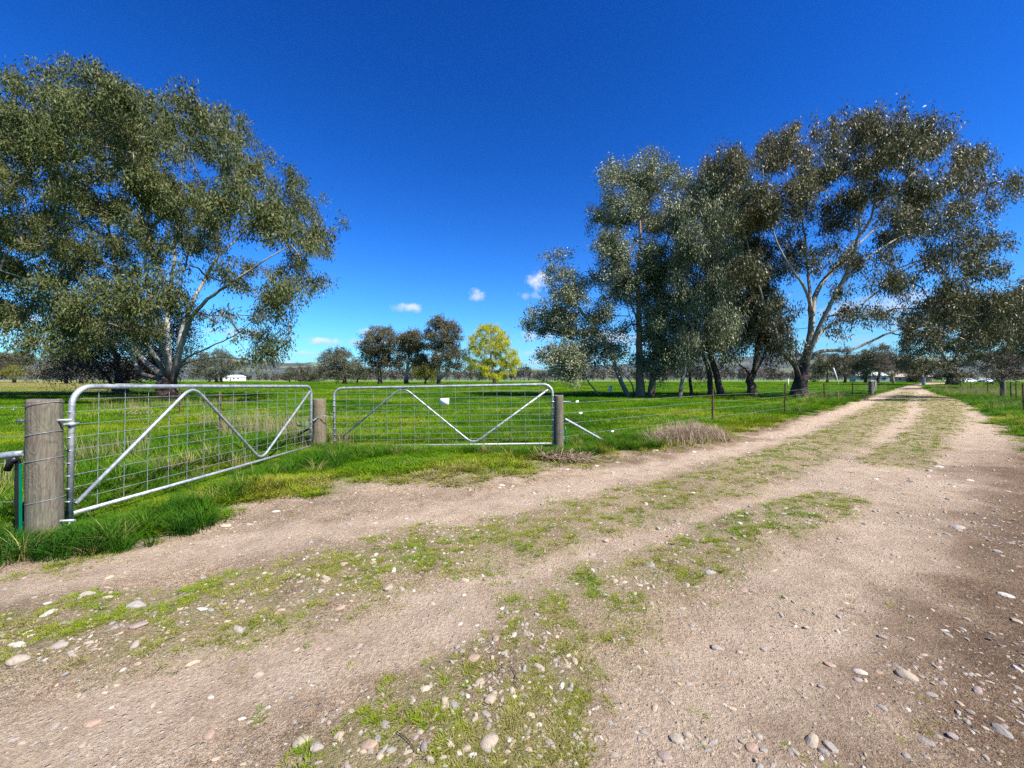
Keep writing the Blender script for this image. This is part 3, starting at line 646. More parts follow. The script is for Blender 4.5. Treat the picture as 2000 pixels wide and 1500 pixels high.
def leaves_mesh(name, C, counts, spread, ln, wd, droop, rg, roundish=False, tint_c=None):
    """C: clump centres; each gets `counts` leaves as four-cornered blades"""
    idx = np.repeat(np.arange(len(C)), counts); n = len(idx)
    off = rg.normal(0, 1, (n, 3)) * spread; off[:, 2] -= np.abs(rg.normal(0, 1, n)) * spread[2] * .5 * droop
    p = C[idx] + off
    d = unit(rg.normal(0, 1, (n, 3)) * (1.0 if roundish else .75) + np.array([0, 0, -1.25 * droop]))
    s = unit(np.cross(d, rg.normal(0, 1, (n, 3))))
    l = ln * rg.uniform(.65, 1.25, n)[:, None]; wv = wd * rg.uniform(.7, 1.25, n)[:, None]
    mid = p + d * l * (.5 if roundish else .42); nrm = np.cross(d, s); mid = mid + nrm * l * .06 * rg.normal(0, 1, (n, 1))
    V = np.stack([p, mid + s * wv, p + d * l, mid - s * wv], 1).reshape(-1, 3)
    Q = np.arange(n * 4).reshape(n, 4); me = mesh_np(name, V, Q, smooth=False)
    base = rg.normal(.45, .16, len(C)) if tint_c is None else tint_c
    attr(me, 'tint', 'FACE', np.clip(base[idx] + rg.normal(0, .2, n), 0, 1)); return me
def tree(name, label, cat, px, Y, base_py=None, limbs=(), blobs=(), bark='bark_gum', leaf='leaf_gum', n_att=1500, per=50, ln=.16, wd=.017, droop=1.0, spread=(.33, .33, .3),
         depth=.7, copies=1.0, seed=1, roundish=False, tip=.0065, group=None, flare=1.0, step=.45, blob_shell=.45, expo=.42, tint_by_height=0, clump=.85, sub=1.5):
    rg = np.random.default_rng(seed); X0 = (px - 1000) / F * Y; z0 = hz1(X0, Y) if Y < 200 else 0.0
    root = empty(name, (X0, Y, z0)); org = np.array([X0, Y, z0]); tag(root, label, cat, group)
    # limbs: lists of (px, py, depth offset) with radii at both ends
    nodes = []; par = []; fixr = []; plen = []; tub = MB(); AL = .22
    for pts, r0, r1 in limbs:
        q = [np.append(P(a[0], a[1], Y + (a[2] if len(a) > 2 else 0)), 0) for a in pts]
        cur = catmull(q, step); cur = np.array([c[:3] for c in cur]); n = len(cur)
        cur[1:-1] += rg.normal(0, r1 * .5, (n - 2, 3)) if n > 2 else 0
        f = np.linspace(0, 1, n); r1 = r1 * (.45 if r0 < .36 and len(pts) > 3 else 1); r0_ = r0 * (.80 if len(pts) > 3 and n_att > 1500 else 1); rr = r0_ + (r1 - r0_) * f ** .7
        if cur[0][2] < z0 + .4 and flare > 1:
            hgt = np.clip(cur[:, 2] - z0, 0, None); rr = rr * (1 + (flare - 1) * np.exp(-hgt / .55))
            cur[0][2] = z0 - .25
        tub.tube([tuple(c - org) for c in cur], list(rr), 12 if r0 > .1 else 8)
        # attach to nearest node so far
        if nodes:
            dd = np.linalg.norm(np.array(nodes) - cur[0], axis=1); j = int(dd.argmin())
        else: j = -1
        for i in range(n):
            plen.append((plen[j] + .35 * float(np.linalg.norm(cur[i] - nodes[j]))) if j >= 0 else 0.0); nodes.append(cur[i]); par.append(j); fixr.append(rr[i]); j = len(nodes) - 1
    nl = len(nodes)
    # foliage attractors inside the crown's clumps
    B = np.array([(b_[0], b_[1], b_[2], b_[3] if len(b_) > 3 else 0.0, b_[4] if len(b_) > 4 else 1.0) for b_ in blobs], float)
    cx = B[:, 0].mean(); half = max(30., (B[:, 0] + B[:, 2]).max() - (B[:, 0] - B[:, 2]).min()) / 2; Dm = half / F * Y * depth
    wgt = B[:, 2] ** 2 * B[:, 4]; pick = rg.choice(len(B), n_att, p=wgt / wgt.sum()); att = []
    ncop = max(1, int(round(3 * copies))); offs = rg.uniform(-1, .75, (len(B), ncop + 1)); offs[:, 0] = 0
    subs = {}
    for i in pick:
        bx, by, br, bd, _ = B[i]; k = rg.integers(0, ncop + 1)
        lim = math.sqrt(max(.08, 1 - ((bx - cx) / (half * 1.05)) ** 2)); Yb = Y + bd + offs[i, k] * Dm * lim
        r_ = br / F * Yb * (1 if k == 0 else .92)
        if (i, k) not in subs:                                  # leaf clumps with gaps between them
            ns = int(np.clip(round(sub * (r_ / clump) ** 1.7), 2, 14)); u = unit(rg.normal(0, 1, (ns, 3))); u[:, 2] *= .85
            subs[(i, k)] = P(bx, by, Yb) + u * r_ * (blob_shell + (.92 - blob_shell) * rg.random((ns, 1)) ** .6)
        c_ = subs[(i, k)]; c_ = c_[rg.integers(0, len(c_))]; j_ = rg.normal(0, 1, 3) * clump * np.array([.40, .40, .26]); j_[2] -= .25 * clump * (j_[0] ** 2 + j_[1] ** 2) / clump ** 2
        att.append(c_ + j_)
    att = np.array(att); att = att[att[:, 2] > z0 + .5]
    # grow twigs: always link the attractor closest to the wood so far
    A = att.copy(); m = len(A); NP = np.array(nodes)
    best = np.full(m, 1e9); bj = np.zeros(m, int)
    start = np.array([i for i in range(nl) if fixr[i] < 1e9])
    for s0 in range(0, nl, 64):
        d = np.linalg.norm(A[:, None] - NP[None, s0:s0 + 64], axis=2) + AL * np.array(plen[s0:s0 + 64])[None]; j = d.argmin(1); dm = d[np.arange(m), j]; u = dm < best; best[u] = dm[u]; bj[u] = j[u] + s0
    done = np.zeros(m, bool); leafnode = []
    for it in range(m):
        i = int(np.where(done, 1e9, best).argmin()); done[i] = True; j = int(bj[i]); a = nodes[j]; v = A[i] - a; L = np.linalg.norm(v); k = max(1, int(L / .5)); new = []
        sw = .06 if L < 1.5 else .13; side = rg.normal(0, sw * L, 3); side[2] += .08 * L
        for q in range(1, k + 1):
            t = q / k; nodes.append(a + v * t + side * math.sin(math.pi * t) * .8); plen.append(plen[j] + L / k); par.append(j); fixr.append(0); j = len(nodes) - 1; new.append(j)
        leafnode.append(j)
        d = np.linalg.norm(A[:, None] - np.array([nodes[q] for q in new])[None], axis=2) + AL * np.array([plen[q] for q in new])[None]; jm = d.argmin(1); dm = d[np.arange(m), jm]; u = dm < best; best[u] = dm[u]; bj[u] = np.array(new)[jm[u]]
    cnt = np.zeros(len(nodes)); cnt[leafnode] += 1
    for i in range(len(nodes) - 1, nl - 1, -1): cnt[par[i]] += cnt[i]
    rad = tip * np.maximum(cnt, 1) ** expo
    segs_a = []; segs_b = []
    for i in range(nl, len(nodes)):
        p_ = par[i]; rp = min(rad[p_] if p_ >= nl else max(rad[i] * 1.15, tip), rad[i] * 1.6)
        (segs_a if rad[i] > tip * 3.2 else segs_b).append((*(nodes[p_] - org), rp, *(nodes[i] - org), rad[i]))
    tr = tub.build('trunk', M[bark], root)
    for nm, sg, n in (('branches', segs_a, 6), ('twigs', segs_b, 3)):
        if sg:
            V, Q = tubes_np(sg, n); o = add(nm, mesh_np(nm, V, Q), M['bark_twig'], root); o['kind'] = 'stuff'
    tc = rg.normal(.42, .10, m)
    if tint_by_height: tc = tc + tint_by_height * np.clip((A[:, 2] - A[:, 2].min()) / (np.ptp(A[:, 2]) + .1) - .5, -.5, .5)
    me = leaves_mesh('crown', A - org, per, np.array(spread), ln, wd, droop, rg, roundish, tc)
    o = add('crown', me, M[leaf], root); o['kind'] = 'stuff'
    return root

T1 = [(180, 195, 85), (80, 215, 78), (250, 225, 80), (390, 245, 72), (455, 290, 68), (330, 330, 95), (200, 330, 105), (60, 330, 105), (-60, 310, 105), (-160, 400, 100), (540, 365, 62), (605, 425, 45), (480, 400, 70),
      (560, 440, 50, 0, .6), (625, 470, 30, 0, .8), (350, 440, 90), (200, 460, 105), (60, 480, 105), (-70, 470, 100), (588, 515, 26), (560, 548, 32), (598, 545, 22), (538, 575, 26), (520, 560, 30, 0, .5), (552, 605, 18), (535, 645, 20), (500, 660, 20), (440, 530, 50, 0, .6), (300, 560, 75, 0, .7), (170, 580, 80), (40, 590, 55), (-60, 600, 60),
      (518, 612, 22, 0, .8), (528, 678, 19, -1), (498, 692, 17, -1), (545, 660, 12, -1), (480, 640, 18, 0, .5), (430, 610, 34, 0, .35), (130, 650, 60, 0, .7), (60, 660, 40, 0, .6), (250, 640, 55, 0, .5)]
tree('gum_tree', 'huge olive-green spreading gum with pale forking limbs behind the grey post', 'tree', 330, 24.4, None,
     [([(329, 786), (330, 762), (333, 742)], .44, .37), ([(334, 755), (339, 735), (348, 690), (359, 635, .5), (387, 570, 1), (425, 505, 1.5), (480, 450, 2), (540, 400, 2)], .25, .05), ([(334, 752), (341, 732, -.1), (352, 680, -.6), (373, 621, -1.2), (406, 584, -1.6), (467, 542, -2), (530, 500, -2.2), (590, 470, -2)], .24, .04),
      ([(342, 735), (358, 704, -.8), (420, 673, -1.5), (467, 650, -2), (510, 610, -2)], .11, .03), ([(342, 738), (358, 712, -1), (420, 698, -2), (480, 700, -2.4), (530, 690, -2.6)], .09, .02),
      ([(331, 752), (329, 730, .2), (327, 687, .6), (327, 617, 1.4), (336, 547, 2), (345, 453, 2.4), (355, 360, 2.4), (360, 280, 2)], .27, .05), ([(329, 752), (323, 735, -.1), (312, 710, -.4), (289, 677, -1), (252, 617, -2), (187, 593, -2.6), (117, 565, -3), (0, 528, -3.2)], .22, .04),
      ([(328, 756), (319, 740, .2), (300, 722, .3), (270, 690, 1), (252, 640, 1.4), (230, 547, 1.6), (212, 430, 1.6), (220, 300, 1.2)], .24, .05), ([(333, 742), (318, 680, -1), (300, 620, -2), (285, 520, -2.6), (270, 400, -2.6), (260, 300, -2.2)], .2, .04),
      ([(322, 740), (296, 738, .3), (270, 722, .5), (255, 690, 1), (200, 650, 2), (120, 560, 2.5), (60, 460, 2.6), (40, 350, 2)], .17, .04)],
     T1, 'bark_gum', 'leaf_gum', 4000, 72, .19, .026, 1.0, (.18, .18, .19), .62, 1.0, 3, flare=1.45, sub=2.1)
BIG = [(1720, 245, 45), (1790, 262, 45), (1845, 292, 42), (1655, 262, 45), (1560, 280, 45), (1500, 305, 45), (1425, 330, 45), (1375, 345, 35), (1610, 320, 55), (1720, 330, 60), (1810, 350, 50), (1905, 300, 26), (1955, 360, 22), (1945, 390, 16), (1890, 345, 35),
       (1540, 390, 60), (1450, 410, 55), (1640, 410, 55, 0, .8), (1760, 420, 55, 0, .8), (1860, 420, 38, 0, .8), (1905, 470, 36), (1850, 500, 42, 0, .8), (1915, 520, 28), (1700, 500, 50, 0, .5), (1520, 490, 60, 0, .8), (1610, 500, 40, 0, .5), (1450, 510, 45, 0, .9), (1500, 600, 40, 0, .8),
       (1660, 590, 40, 0, .35), (1760, 550, 40, 0, .6), (1850, 560, 36, 0, .8), (1800, 620, 38, 1, .9), (1880, 600, 42, 1), (1940, 590, 40, 1), (1960, 640, 36, 1), (1900, 650, 40, 1, .8), (1530, 670, 28, 0, .6), (1630, 645, 28, 0, .35), (1720, 610, 30, 0, .4), (1990, 600, 40, 1)]
tree('gum_tree', 'big brown-leaved gum with pale limbs and a long low branch over the track', 'tree', 1566, 24.6, None,
     [([(1566, 783), (1567, 755), (1569, 728), (1575, 700)], .40, .26), ([(1554, 781, .3), (1554, 750, .35), (1556, 720, .4), (1545, 703, .2)], .26, .19), ([(1568, 750), (1572, 715), (1582, 665, .2), (1587, 610, .5), (1597, 566, .8), (1628, 525, 1), (1668, 475, 1), (1702, 425, 1), (1712, 350, .5), (1725, 270, .2)], .30, .04),
      ([(1569, 745), (1576, 705, -.2), (1590, 665, -.6), (1608, 620, -1), (1640, 560, -1.6), (1670, 490, -2), (1680, 400, -2), (1660, 300, -1.5)], .22, .04), ([(1570, 728), (1577, 704, .2), (1592, 692, .5), (1612, 685, 1), (1662, 683, 2), (1701, 665, 2), (1740, 649, 2), (1792, 626, 1.8), (1870, 592, 1.2), (1915, 568, 1)], .19, .05),
      ([(1578, 690), (1600, 655, 1), (1625, 633, 1.4), (1662, 610, 1.8), (1696, 584, 2), (1745, 545, 2), (1805, 503, 2), (1870, 480, 1.6), (1920, 470, 1)], .15, .03), ([(1560, 738), (1552, 712, -.1), (1532, 690, -.3), (1512, 640, -.6), (1492, 590, -1), (1470, 520, -1.2), (1450, 430, -1)], .2, .04),
      ([(1584, 620), (1580, 550, .5), (1573, 480, 1), (1562, 400, 1.2), (1540, 310, 1)], .15, .04), ([(1587, 612), (1570, 560, -1), (1530, 500, -1.6), (1500, 420, -2), (1490, 330, -1.5)], .12, .03), ([(1655, 495), (1720, 440, .5), (1790, 400, .5), (1850, 350, 0), (1900, 310, 0)], .09, .025),
      ([(1640, 560, -1.6), (1700, 500, -1.5), (1780, 450, -1), (1860, 410, -.5), (1940, 370, 0)], .09, .025), ([(1740, 649, 2), (1760, 655, 2.4), (1800, 640, 3), (1850, 640, 3)], .06, .02)],
     BIG, 'bark_big', 'leaf_big', 2300, 62, .20, .026, 1.15, (.15, .15, .24), .55, 1.0, 5, flare=1.35, tint_by_height=.4)
tree('round_leaf_gum', 'tall silver round-leaved gum with straight red-brown trunk', 'tree', 1252, 25.8, None,
     [([(1252, 782), (1249, 720), (1248, 640), (1247, 560), (1249, 480), (1252, 400), (1258, 330)], .30, .05), ([(1248, 640), (1235, 600, -.4), (1210, 550, -.8), (1190, 490, -1)], .08, .03), ([(1248, 600), (1275, 550, .5), (1300, 480, .8)], .08, .03), ([(1248, 650), (1240, 645, -.4), (1225, 600, -1)], .05, .02)],
     [(1262, 322, 30), (1255, 355, 40), (1205, 345, 36), (1300, 360, 38), (1185, 410, 36), (1245, 420, 55), (1310, 430, 40), (1180, 480, 36), (1240, 500, 55), (1300, 510, 45), (1170, 540, 26), (1225, 570, 42), (1290, 590, 45), (1175, 600, 22, 0, .6), (1215, 640, 30, 0, .6), (1275, 650, 36), (1205, 690, 26, 0, .5), (1265, 700, 26, 0, .5)],
     'bark_brown', 'leaf_round', 1500, 58, .09, .042, .35, (.18, .18, .18), .75, 1, 8, True, flare=1.25)
tree('round_leaf_gum', 'leaning silver round-leaved gum with two bent thin stems, outermost of the clump', 'tree', 1232, 25.8, None,
     [([(1233, 781), (1215, 750), (1203, 720), (1193, 690), (1170, 650, -.3), (1130, 600, -.5), (1095, 540, -.5), (1090, 490, -.4)], .17, .03), ([(1241, 779, .5), (1235, 752, .5), (1222, 735, .5), (1208, 722, .6), (1185, 690, .8)], .06, .03),
      ([(1165, 645, -.3), (1120, 650, -.6), (1070, 640, -1), (1040, 625, -1)], .06, .02), ([(1195, 695), (1160, 700, -.5), (1120, 720, -.8)], .05, .02)],
     [(1090, 500, 17), (1086, 535, 24), (1105, 575, 32), (1128, 560, 22), (1083, 605, 32), (1120, 635, 36), (1060, 640, 22), (1036, 622, 15), (1100, 680, 34), (1148, 650, 28), (1140, 700, 32), (1165, 615, 22), (1110, 722, 24), (1085, 730, 14), (1190, 680, 26), (1060, 690, 14), (1175, 715, 20, 0, .6)],
     'bark_pale', 'leaf_round', 760, 56, .09, .042, .35, (.17, .17, .17), .8, 1, 9, True)
tree('round_leaf_gum', 'thin crooked bare-stemmed sapling leaning out of the clump of round-leaved gums', 'tree', 1177, 26.2, None,
     [([(1178, 782), (1165, 765), (1150, 748), (1140, 733), (1125, 715), (1110, 690)], .07, .03)], [(1110, 690, 20), (1125, 705, 14), (1095, 705, 16)], 'bark_pale', 'leaf_round', 70, 44, .085, .034, .35, (.28, .28, .28), .8, 1, 19, True)
tree('round_leaf_gum', 'dark-trunked round-leaved gum standing right beside the tall silver one', 'tree', 1274, 26.0, None,
     [([(1271, 782), (1275, 740), (1280, 700), (1287, 640), (1292, 580), (1300, 500)], .24, .05), ([(1282, 690), (1300, 640, -.5), (1315, 590, -.8)], .08, .03)],
     [(1300, 540, 36), (1315, 590, 34), (1280, 610, 34), (1300, 650, 36), (1330, 640, 28), (1285, 690, 34), (1318, 700, 30), (1265, 715, 22, 0, .7), (1300, 725, 20, 0, .6)], 'bark_brown', 'leaf_round', 560, 56, .09, .042, .4, (.18, .18, .18), .8, 1, 10, True, flare=1.2)
tree('weeping_gum', 'slim pale-trunked gum with hanging grey-green leaves between dark trunks', 'tree', 1328, 23.6, None,
     [([(1327, 787), (1330, 760), (1337, 720), (1345, 690), (1352, 640), (1360, 590), (1366, 540), (1374, 460), (1378, 400)], .13, .04), ([(1345, 690), (1352, 660, .3), (1362, 600, .5), (1390, 540, .6)], .07, .03), ([(1352, 640), (1335, 600, -.4), (1340, 540, -.6)], .05, .02)],
     [(1375, 375, 38), (1345, 405, 32), (1400, 420, 38), (1355, 460, 40), (1400, 490, 42), (1340, 520, 34), (1385, 550, 44), (1420, 560, 34), (1345, 590, 32), (1395, 620, 36), (1335, 650, 22), (1360, 675, 18, 0, .6), (1337, 690, 14), (1415, 650, 22)],
     'bark_pale', 'leaf_weep', 900, 56, .18, .023, 1.5, (.14, .14, .28), .8, 1, 12, flare=1.15)
tree('weeping_gum', 'twin dark-trunked gum leaning together behind the first fence picket', 'tree', 1396, 27.5, None,
     [([(1386, 778, .4), (1387, 750, .3), (1382, 715), (1372, 690), (1366, 640), (1372, 560)], .22, .05), ([(1408, 778), (1404, 750), (1396, 720), (1385, 690), (1380, 640), (1395, 560), (1420, 450), (1430, 370)], .24, .05), ([(1390, 705), (1405, 660, .5), (1430, 600, .8), (1450, 540, .8)], .1, .03)],
     [(1430, 370, 36), (1400, 400, 34), (1450, 430, 36), (1420, 480, 38), (1455, 520, 34), (1410, 550, 34), (1440, 590, 34), (1400, 640, 34), (1440, 645, 26), (1378, 670, 16), (1420, 685, 16), (1380, 600, 30)], 'bark_dark', 'leaf_weep', 700, 54, .18, .023, 1.5, (.15, .15, .28), .8, 1, 13, flare=1.2)
tree('weeping_gum', 'thin dark trunk with sparse leaves just behind the slim pale gum', 'tree', 1351, 28.5, None,
     [([(1350, 778), (1349, 745), (1345, 715), (1348, 680), (1352, 620)], .13, .04)], [(1345, 690, 26), (1360, 660, 26), (1340, 640, 24), (1355, 715, 20, 0, .6)], 'bark_dark', 'leaf_weep', 180, 44, .16, .018, 1.3, (.26, .26, .34), .8, 1, 14)
tree('weeping_gum', 'dark forked gum with a short straight bole next to the big brown gum', 'tree', 1471, 27.6, None,
     [([(1472, 778), (1471, 755), (1470, 730)], .27, .23), ([(1471, 732), (1476, 700), (1480, 660), (1478, 600), (1470, 520), (1465, 430)], .17, .04), ([(1468, 734), (1455, 720), (1440, 708, -.4), (1425, 680, -.6)], .09, .03), ([(1474, 730), (1490, 700, .5), (1505, 650, .7), (1510, 580, .6)], .1, .03)],
     [(1470, 430, 36), (1480, 490, 36), (1455, 540, 34), (1490, 570, 34), (1460, 610, 34), (1500, 640, 34), (1440, 650, 24), (1475, 655, 26), (1430, 690, 14), (1500, 685, 16), (1522, 690, 14)], 'bark_dark', 'leaf_big', 620, 54, .19, .024, 1.3, (.16, .16, .26), .8, 1, 15, flare=1.3)
# dark shrubby tree behind the left gum
tree('shrubby_tree', 'dark maroon-brown dense shrubby tree in the shade behind the huge gum', 'tree', 236, 31., None,
     [([(237, 775), (236, 750), (232, 730), (225, 700), (215, 660)], .4, .12), ([(243, 772, .4), (246, 745), (256, 715), (280, 670)], .25, .08), ([(228, 774), (215, 745), (190, 715), (170, 690)], .15, .05)],
     [(215, 640, 40), (260, 630, 40), (310, 625, 36), (345, 650, 30), (180, 670, 40), (230, 685, 45), (290, 680, 42), (340, 695, 30), (150, 710, 30), (195, 720, 30), (255, 725, 28), (310, 722, 26), (365, 690, 20), (120, 730, 18)], 'bark_dark', 'leaf_dark', 900, 50, .13, .03, .5, (.4, .4, .36), .8, 1, 21, flare=1.2)
# trees out in the paddock, some hundred metres away
def far_tree(name, label, px, py_base, blobs, limbs, bark, leaf, seed, n_att=260, per=34, big=1.0, cat='tree', group='trees standing out in the paddock', Y=None, **kw):
    Y = Y or F * CAMH / (py_base - HZ)
    tree(name, label, cat, px, Y, None, limbs, blobs, bark, leaf, n_att, per, .34 * big, .085 * big, .7, (.36 * big, .36 * big, .32 * big), .8, 1, seed, False, .018, group, 1.2, 1.2, clump=1.5 * max(big, .8), sub=2.6, **kw)
far_tree('paddock_gum', 'rounded olive gum with a bare red trunk in the paddock', 672, 750, [(655, 690, 20), (640, 700, 16), (670, 695, 17), (648, 715, 20), (672, 718, 20), (634, 718, 12), (660, 730, 16), (686, 722, 14)], [([(673, 751), (673, 738), (670, 722), (662, 700)], .55, .2), ([(671, 730), (655, 710), (645, 700)], .25, .1)], 'bark_red', 'leaf_grey', 31, 420)
far_tree('paddock_gum', 'small dark olive gum beside the red-trunked one', 700, 748.5, [(692, 712, 14), (704, 720, 14), (686, 725, 12), (700, 732, 12), (714, 728, 10)], [([(697, 748), (698, 735), (697, 718)], .3, .12)], 'bark_dark', 'leaf_grey', 32, 170)
far_tree('paddock_gum', 'tall brown-topped gum at the outer end of the paddock row', 742, 751, [(735, 650, 18), (720, 662, 14), (752, 655, 18), (706, 672, 9), (738, 680, 22), (762, 680, 20), (722, 695, 16), (748, 705, 20), (770, 710, 14), (730, 718, 12), (710, 700, 8), (705, 722, 8)], [([(742, 752), (742, 735), (740, 710), (734, 670)], .6, .15), ([(741, 722), (722, 700), (710, 680)], .2, .08), ([(742, 712), (756, 690), (760, 665)], .25, .08)], 'bark_dark', 'leaf_brown', 33, 560, tint_by_height=.5)
far_tree('paddock_gum', 'white-limbed brown gum second along the paddock row', 793, 751, [(803, 650, 15), (815, 655, 14), (780, 662, 16), (800, 675, 18), (818, 680, 16), (778, 690, 14), (808, 700, 14), (825, 700, 12), (785, 712, 9, 0, .5)], [([(794, 752), (793, 738), (796, 720), (800, 690), (803, 660)], .6, .15), ([(793, 735), (784, 722), (774, 712), (764, 705)], .25, .08), ([(795, 728), (806, 712), (815, 690)], .25, .1)], 'bark_gum', 'leaf_brown', 34, 430, tint_by_height=.5)
far_tree('paddock_tree', 'low lime-green leafy tree under the brown gums', 830, 750, [(812, 718, 10), (825, 712, 12), (838, 715, 12), (850, 722, 10), (820, 728, 10), (838, 730, 10), (848, 738, 6)], [([(831, 751), (831, 742), (828, 728), (822, 718)], .35, .15), ([(831, 742), (840, 730), (845, 720)], .2, .1)], 'bark_dark', 'leaf_lime', 35, 200)
far_tree('paddock_gum', 'tallest brown gum of the paddock row with a pale leaning fork', 859, 751.5, [(850, 634, 16), (868, 630, 18), (885, 640, 14), (840, 650, 12), (862, 655, 20), (886, 662, 18), (848, 675, 15), (872, 682, 20), (892, 690, 14), (856, 700, 15), (880, 708, 16), (898, 712, 8), (845, 712, 8)], [([(858, 753), (857, 738), (854, 715), (852, 680), (850, 645)], .55, .15), ([(858, 742), (870, 732), (876, 715), (880, 690)], .25, .1), ([(856, 725), (864, 700), (868, 660)], .3, .1)], 'bark_gum', 'leaf_brown', 36, 560, tint_by_height=.5)
far_tree('willow_tree', 'bright yellow-green willow standing alone at the end of the paddock row', 965, 749.8, [(945, 645, 15), (965, 645, 16), (930, 660, 14), (982, 655, 14), (955, 670, 22), (985, 675, 18), (925, 685, 16), (1000, 690, 14), (960, 700, 22), (990, 705, 18), (930, 708, 16), (912, 695, 10), (1008, 705, 12), (945, 725, 15), (975, 728, 15), (1000, 724, 10), (918, 718, 10), (960, 735, 8)], [([(965, 751), (965, 740), (962, 722), (958, 690), (955, 655)], .5, .12), ([(964, 738), (950, 715), (935, 690)], .22, .08), ([(966, 738), (980, 715), (992, 690)], .22, .08)], 'bark_dark', 'leaf_yellow', 37, 1050, 44, .76)
far_tree('paddock_gum', 'broad clump-crowned olive gum seen under the huge gum branches', 430, 747.5, [(425, 690, 14), (440, 695, 14), (405, 700, 15), (392, 715, 16), (420, 712, 18), (445, 712, 16), (380, 725, 12), (460, 715, 11), (408, 728, 14), (438, 728, 14), (470, 718, 6)], [([(423, 747), (422, 735), (420, 712)], .6, .2), ([(433, 747, 2), (432, 735, 2), (438, 715)], .5, .2), ([(408, 747, -3), (408, 735), (400, 720)], .5, .2)], 'bark_dark', 'leaf_grey', 38, 420, 36, 1.1)
for k, (px, top, wd_) in enumerate([(566, 715, 7), (585, 712, 10), (604, 714, 9), (622, 716, 11)]):
    far_tree('paddock_gum', ['narrow olive gum beginning the short far row', 'tallest olive-brown gum of the short far row', 'thin olive gum third in the short far row', 'bushy olive gum ending the short far row beside the red-trunked one'][k], px, 745.2,
             [(px, top + 6, wd_ * .8), (px - 2, top + 14, wd_), (px + 2, top + 22, wd_)], [([(px, 745), (px, 735), (px, top + 8)], .4, .15)], 'bark_dark', 'leaf_brown' if k % 2 else 'leaf_grey', 40 + k, 90, 34, 1.5, group='short far row of gums')
# left edge, far
far_tree('paddock_gum', 'grey-green drooping gum beyond the dry strip of grass', 150, 747, [(120, 690, 24), (150, 685, 24), (95, 705, 22), (135, 715, 28), (70, 720, 18), (105, 728, 18), (165, 715, 22), (180, 730, 14), (55, 735, 9)], [([(130, 748), (130, 735), (125, 705)], .4, .15), ([(160, 748), (158, 735), (152, 700)], .4, .15)], 'bark_dark', 'leaf_grey', 51, 420, 36, 1.0, Y=95)
far_tree('paddock_gum', 'dark round-topped gum at the far edge behind the dry strip', 40, 746.5, [(20, 700, 16), (45, 695, 16), (5, 712, 14), (30, 718, 18), (60, 705, 10), (0, 730, 12), (-25, 715, 16)], [([(28, 747), (28, 735), (28, 708)], .5, .2)], 'bark_dark', 'leaf_brown', 52, 330, 36, 1.3, Y=140)
far_tree('garden_bush', 'yellow-green rounded bush against dark trees past the dry strip', 28, 745.5, [(20, 728, 9), (32, 730, 9), (26, 722, 8)], [([(27, 746), (27, 738), (26, 728)], .3, .1)], 'bark_dark', 'leaf_lime', 53, 110, 36, .9, 'bush', None, Y=120)
# right end of the track
far_tree('roadside_gum', 'dark massive gum with pale forks at the bend of the track', 1862, 751, [(1830, 600, 30), (1880, 595, 34), (1925, 605, 30), (1790, 625, 26), (1850, 640, 40), (1910, 650, 38), (1960, 640, 26), (1800, 665, 30), (1775, 680, 18), (1860, 690, 36), (1920, 700, 28), (1960, 690, 20), (1790, 710, 24), (1830, 722, 22), (1880, 728, 18), (1765, 705, 12)], [([(1860, 754), (1860, 738), (1858, 720)], .95, .8), ([(1858, 722), (1845, 700), (1832, 670), (1820, 630)], .4, .12), ([(1859, 722), (1868, 695), (1878, 660), (1885, 620)], .4, .12), ([(1860, 720), (1890, 705), (1920, 680)], .3, .1)], 'bark_big', 'leaf_big', 61, 1250, 38, .9, Y=78, group='trees along the far track')
far_tree('bare_tree', 'pale-branched leafless round tree at the end of the track', 1745, 748, [(1738, 702, 16), (1755, 700, 15), (1728, 715, 13), (1748, 716, 16), (1766, 715, 10), (1738, 728, 9)], [([(1745, 749), (1744, 737), (1740, 722), (1734, 705)], .35, .1), ([(1744, 737), (1752, 722), (1758, 705)], .25, .1)], 'bark_pale', 'leaf_twig', 62, 330, 40, .55, group='trees along the far track', Y=110)
far_tree('bare_tree', 'brown twiggy leafless tree behind the fence post across the track', 1960, 752, [(1950, 700, 20), (1970, 690, 20), (1985, 708, 18), (1945, 720, 16), (1970, 722, 20), (1990, 728, 12), (1935, 735, 10), (1960, 738, 14), (2000, 690, 16)], [([(1960, 756), (1961, 735), (1962, 710), (1965, 680)], .22, .06), ([(1961, 728), (1945, 712), (1938, 695)], .1, .04), ([(1961, 724), (1978, 705), (1988, 690)], .1, .04)], 'bark_dark', 'leaf_twig', 63, 380, 36, .5, group='trees along the far track', Y=60)
far_tree('roadside_gum', 'reddish-olive gum hanging over the fence across the track', 2040, 757, [(1985, 575, 24), (2010, 600, 30), (1975, 615, 22), (2040, 560, 40), (2060, 620, 45), (1995, 650, 24), (2030, 670, 36), (2090, 640, 45), (1980, 668, 12)], [([(2040, 760), (2042, 720), (2038, 670), (2030, 600)], .45, .12), ([(2040, 690), (2010, 640), (1990, 600)], .18, .06)], 'bark_big', 'leaf_big', 64, 800, 42, .65, group='trees along the far track', Y=46)
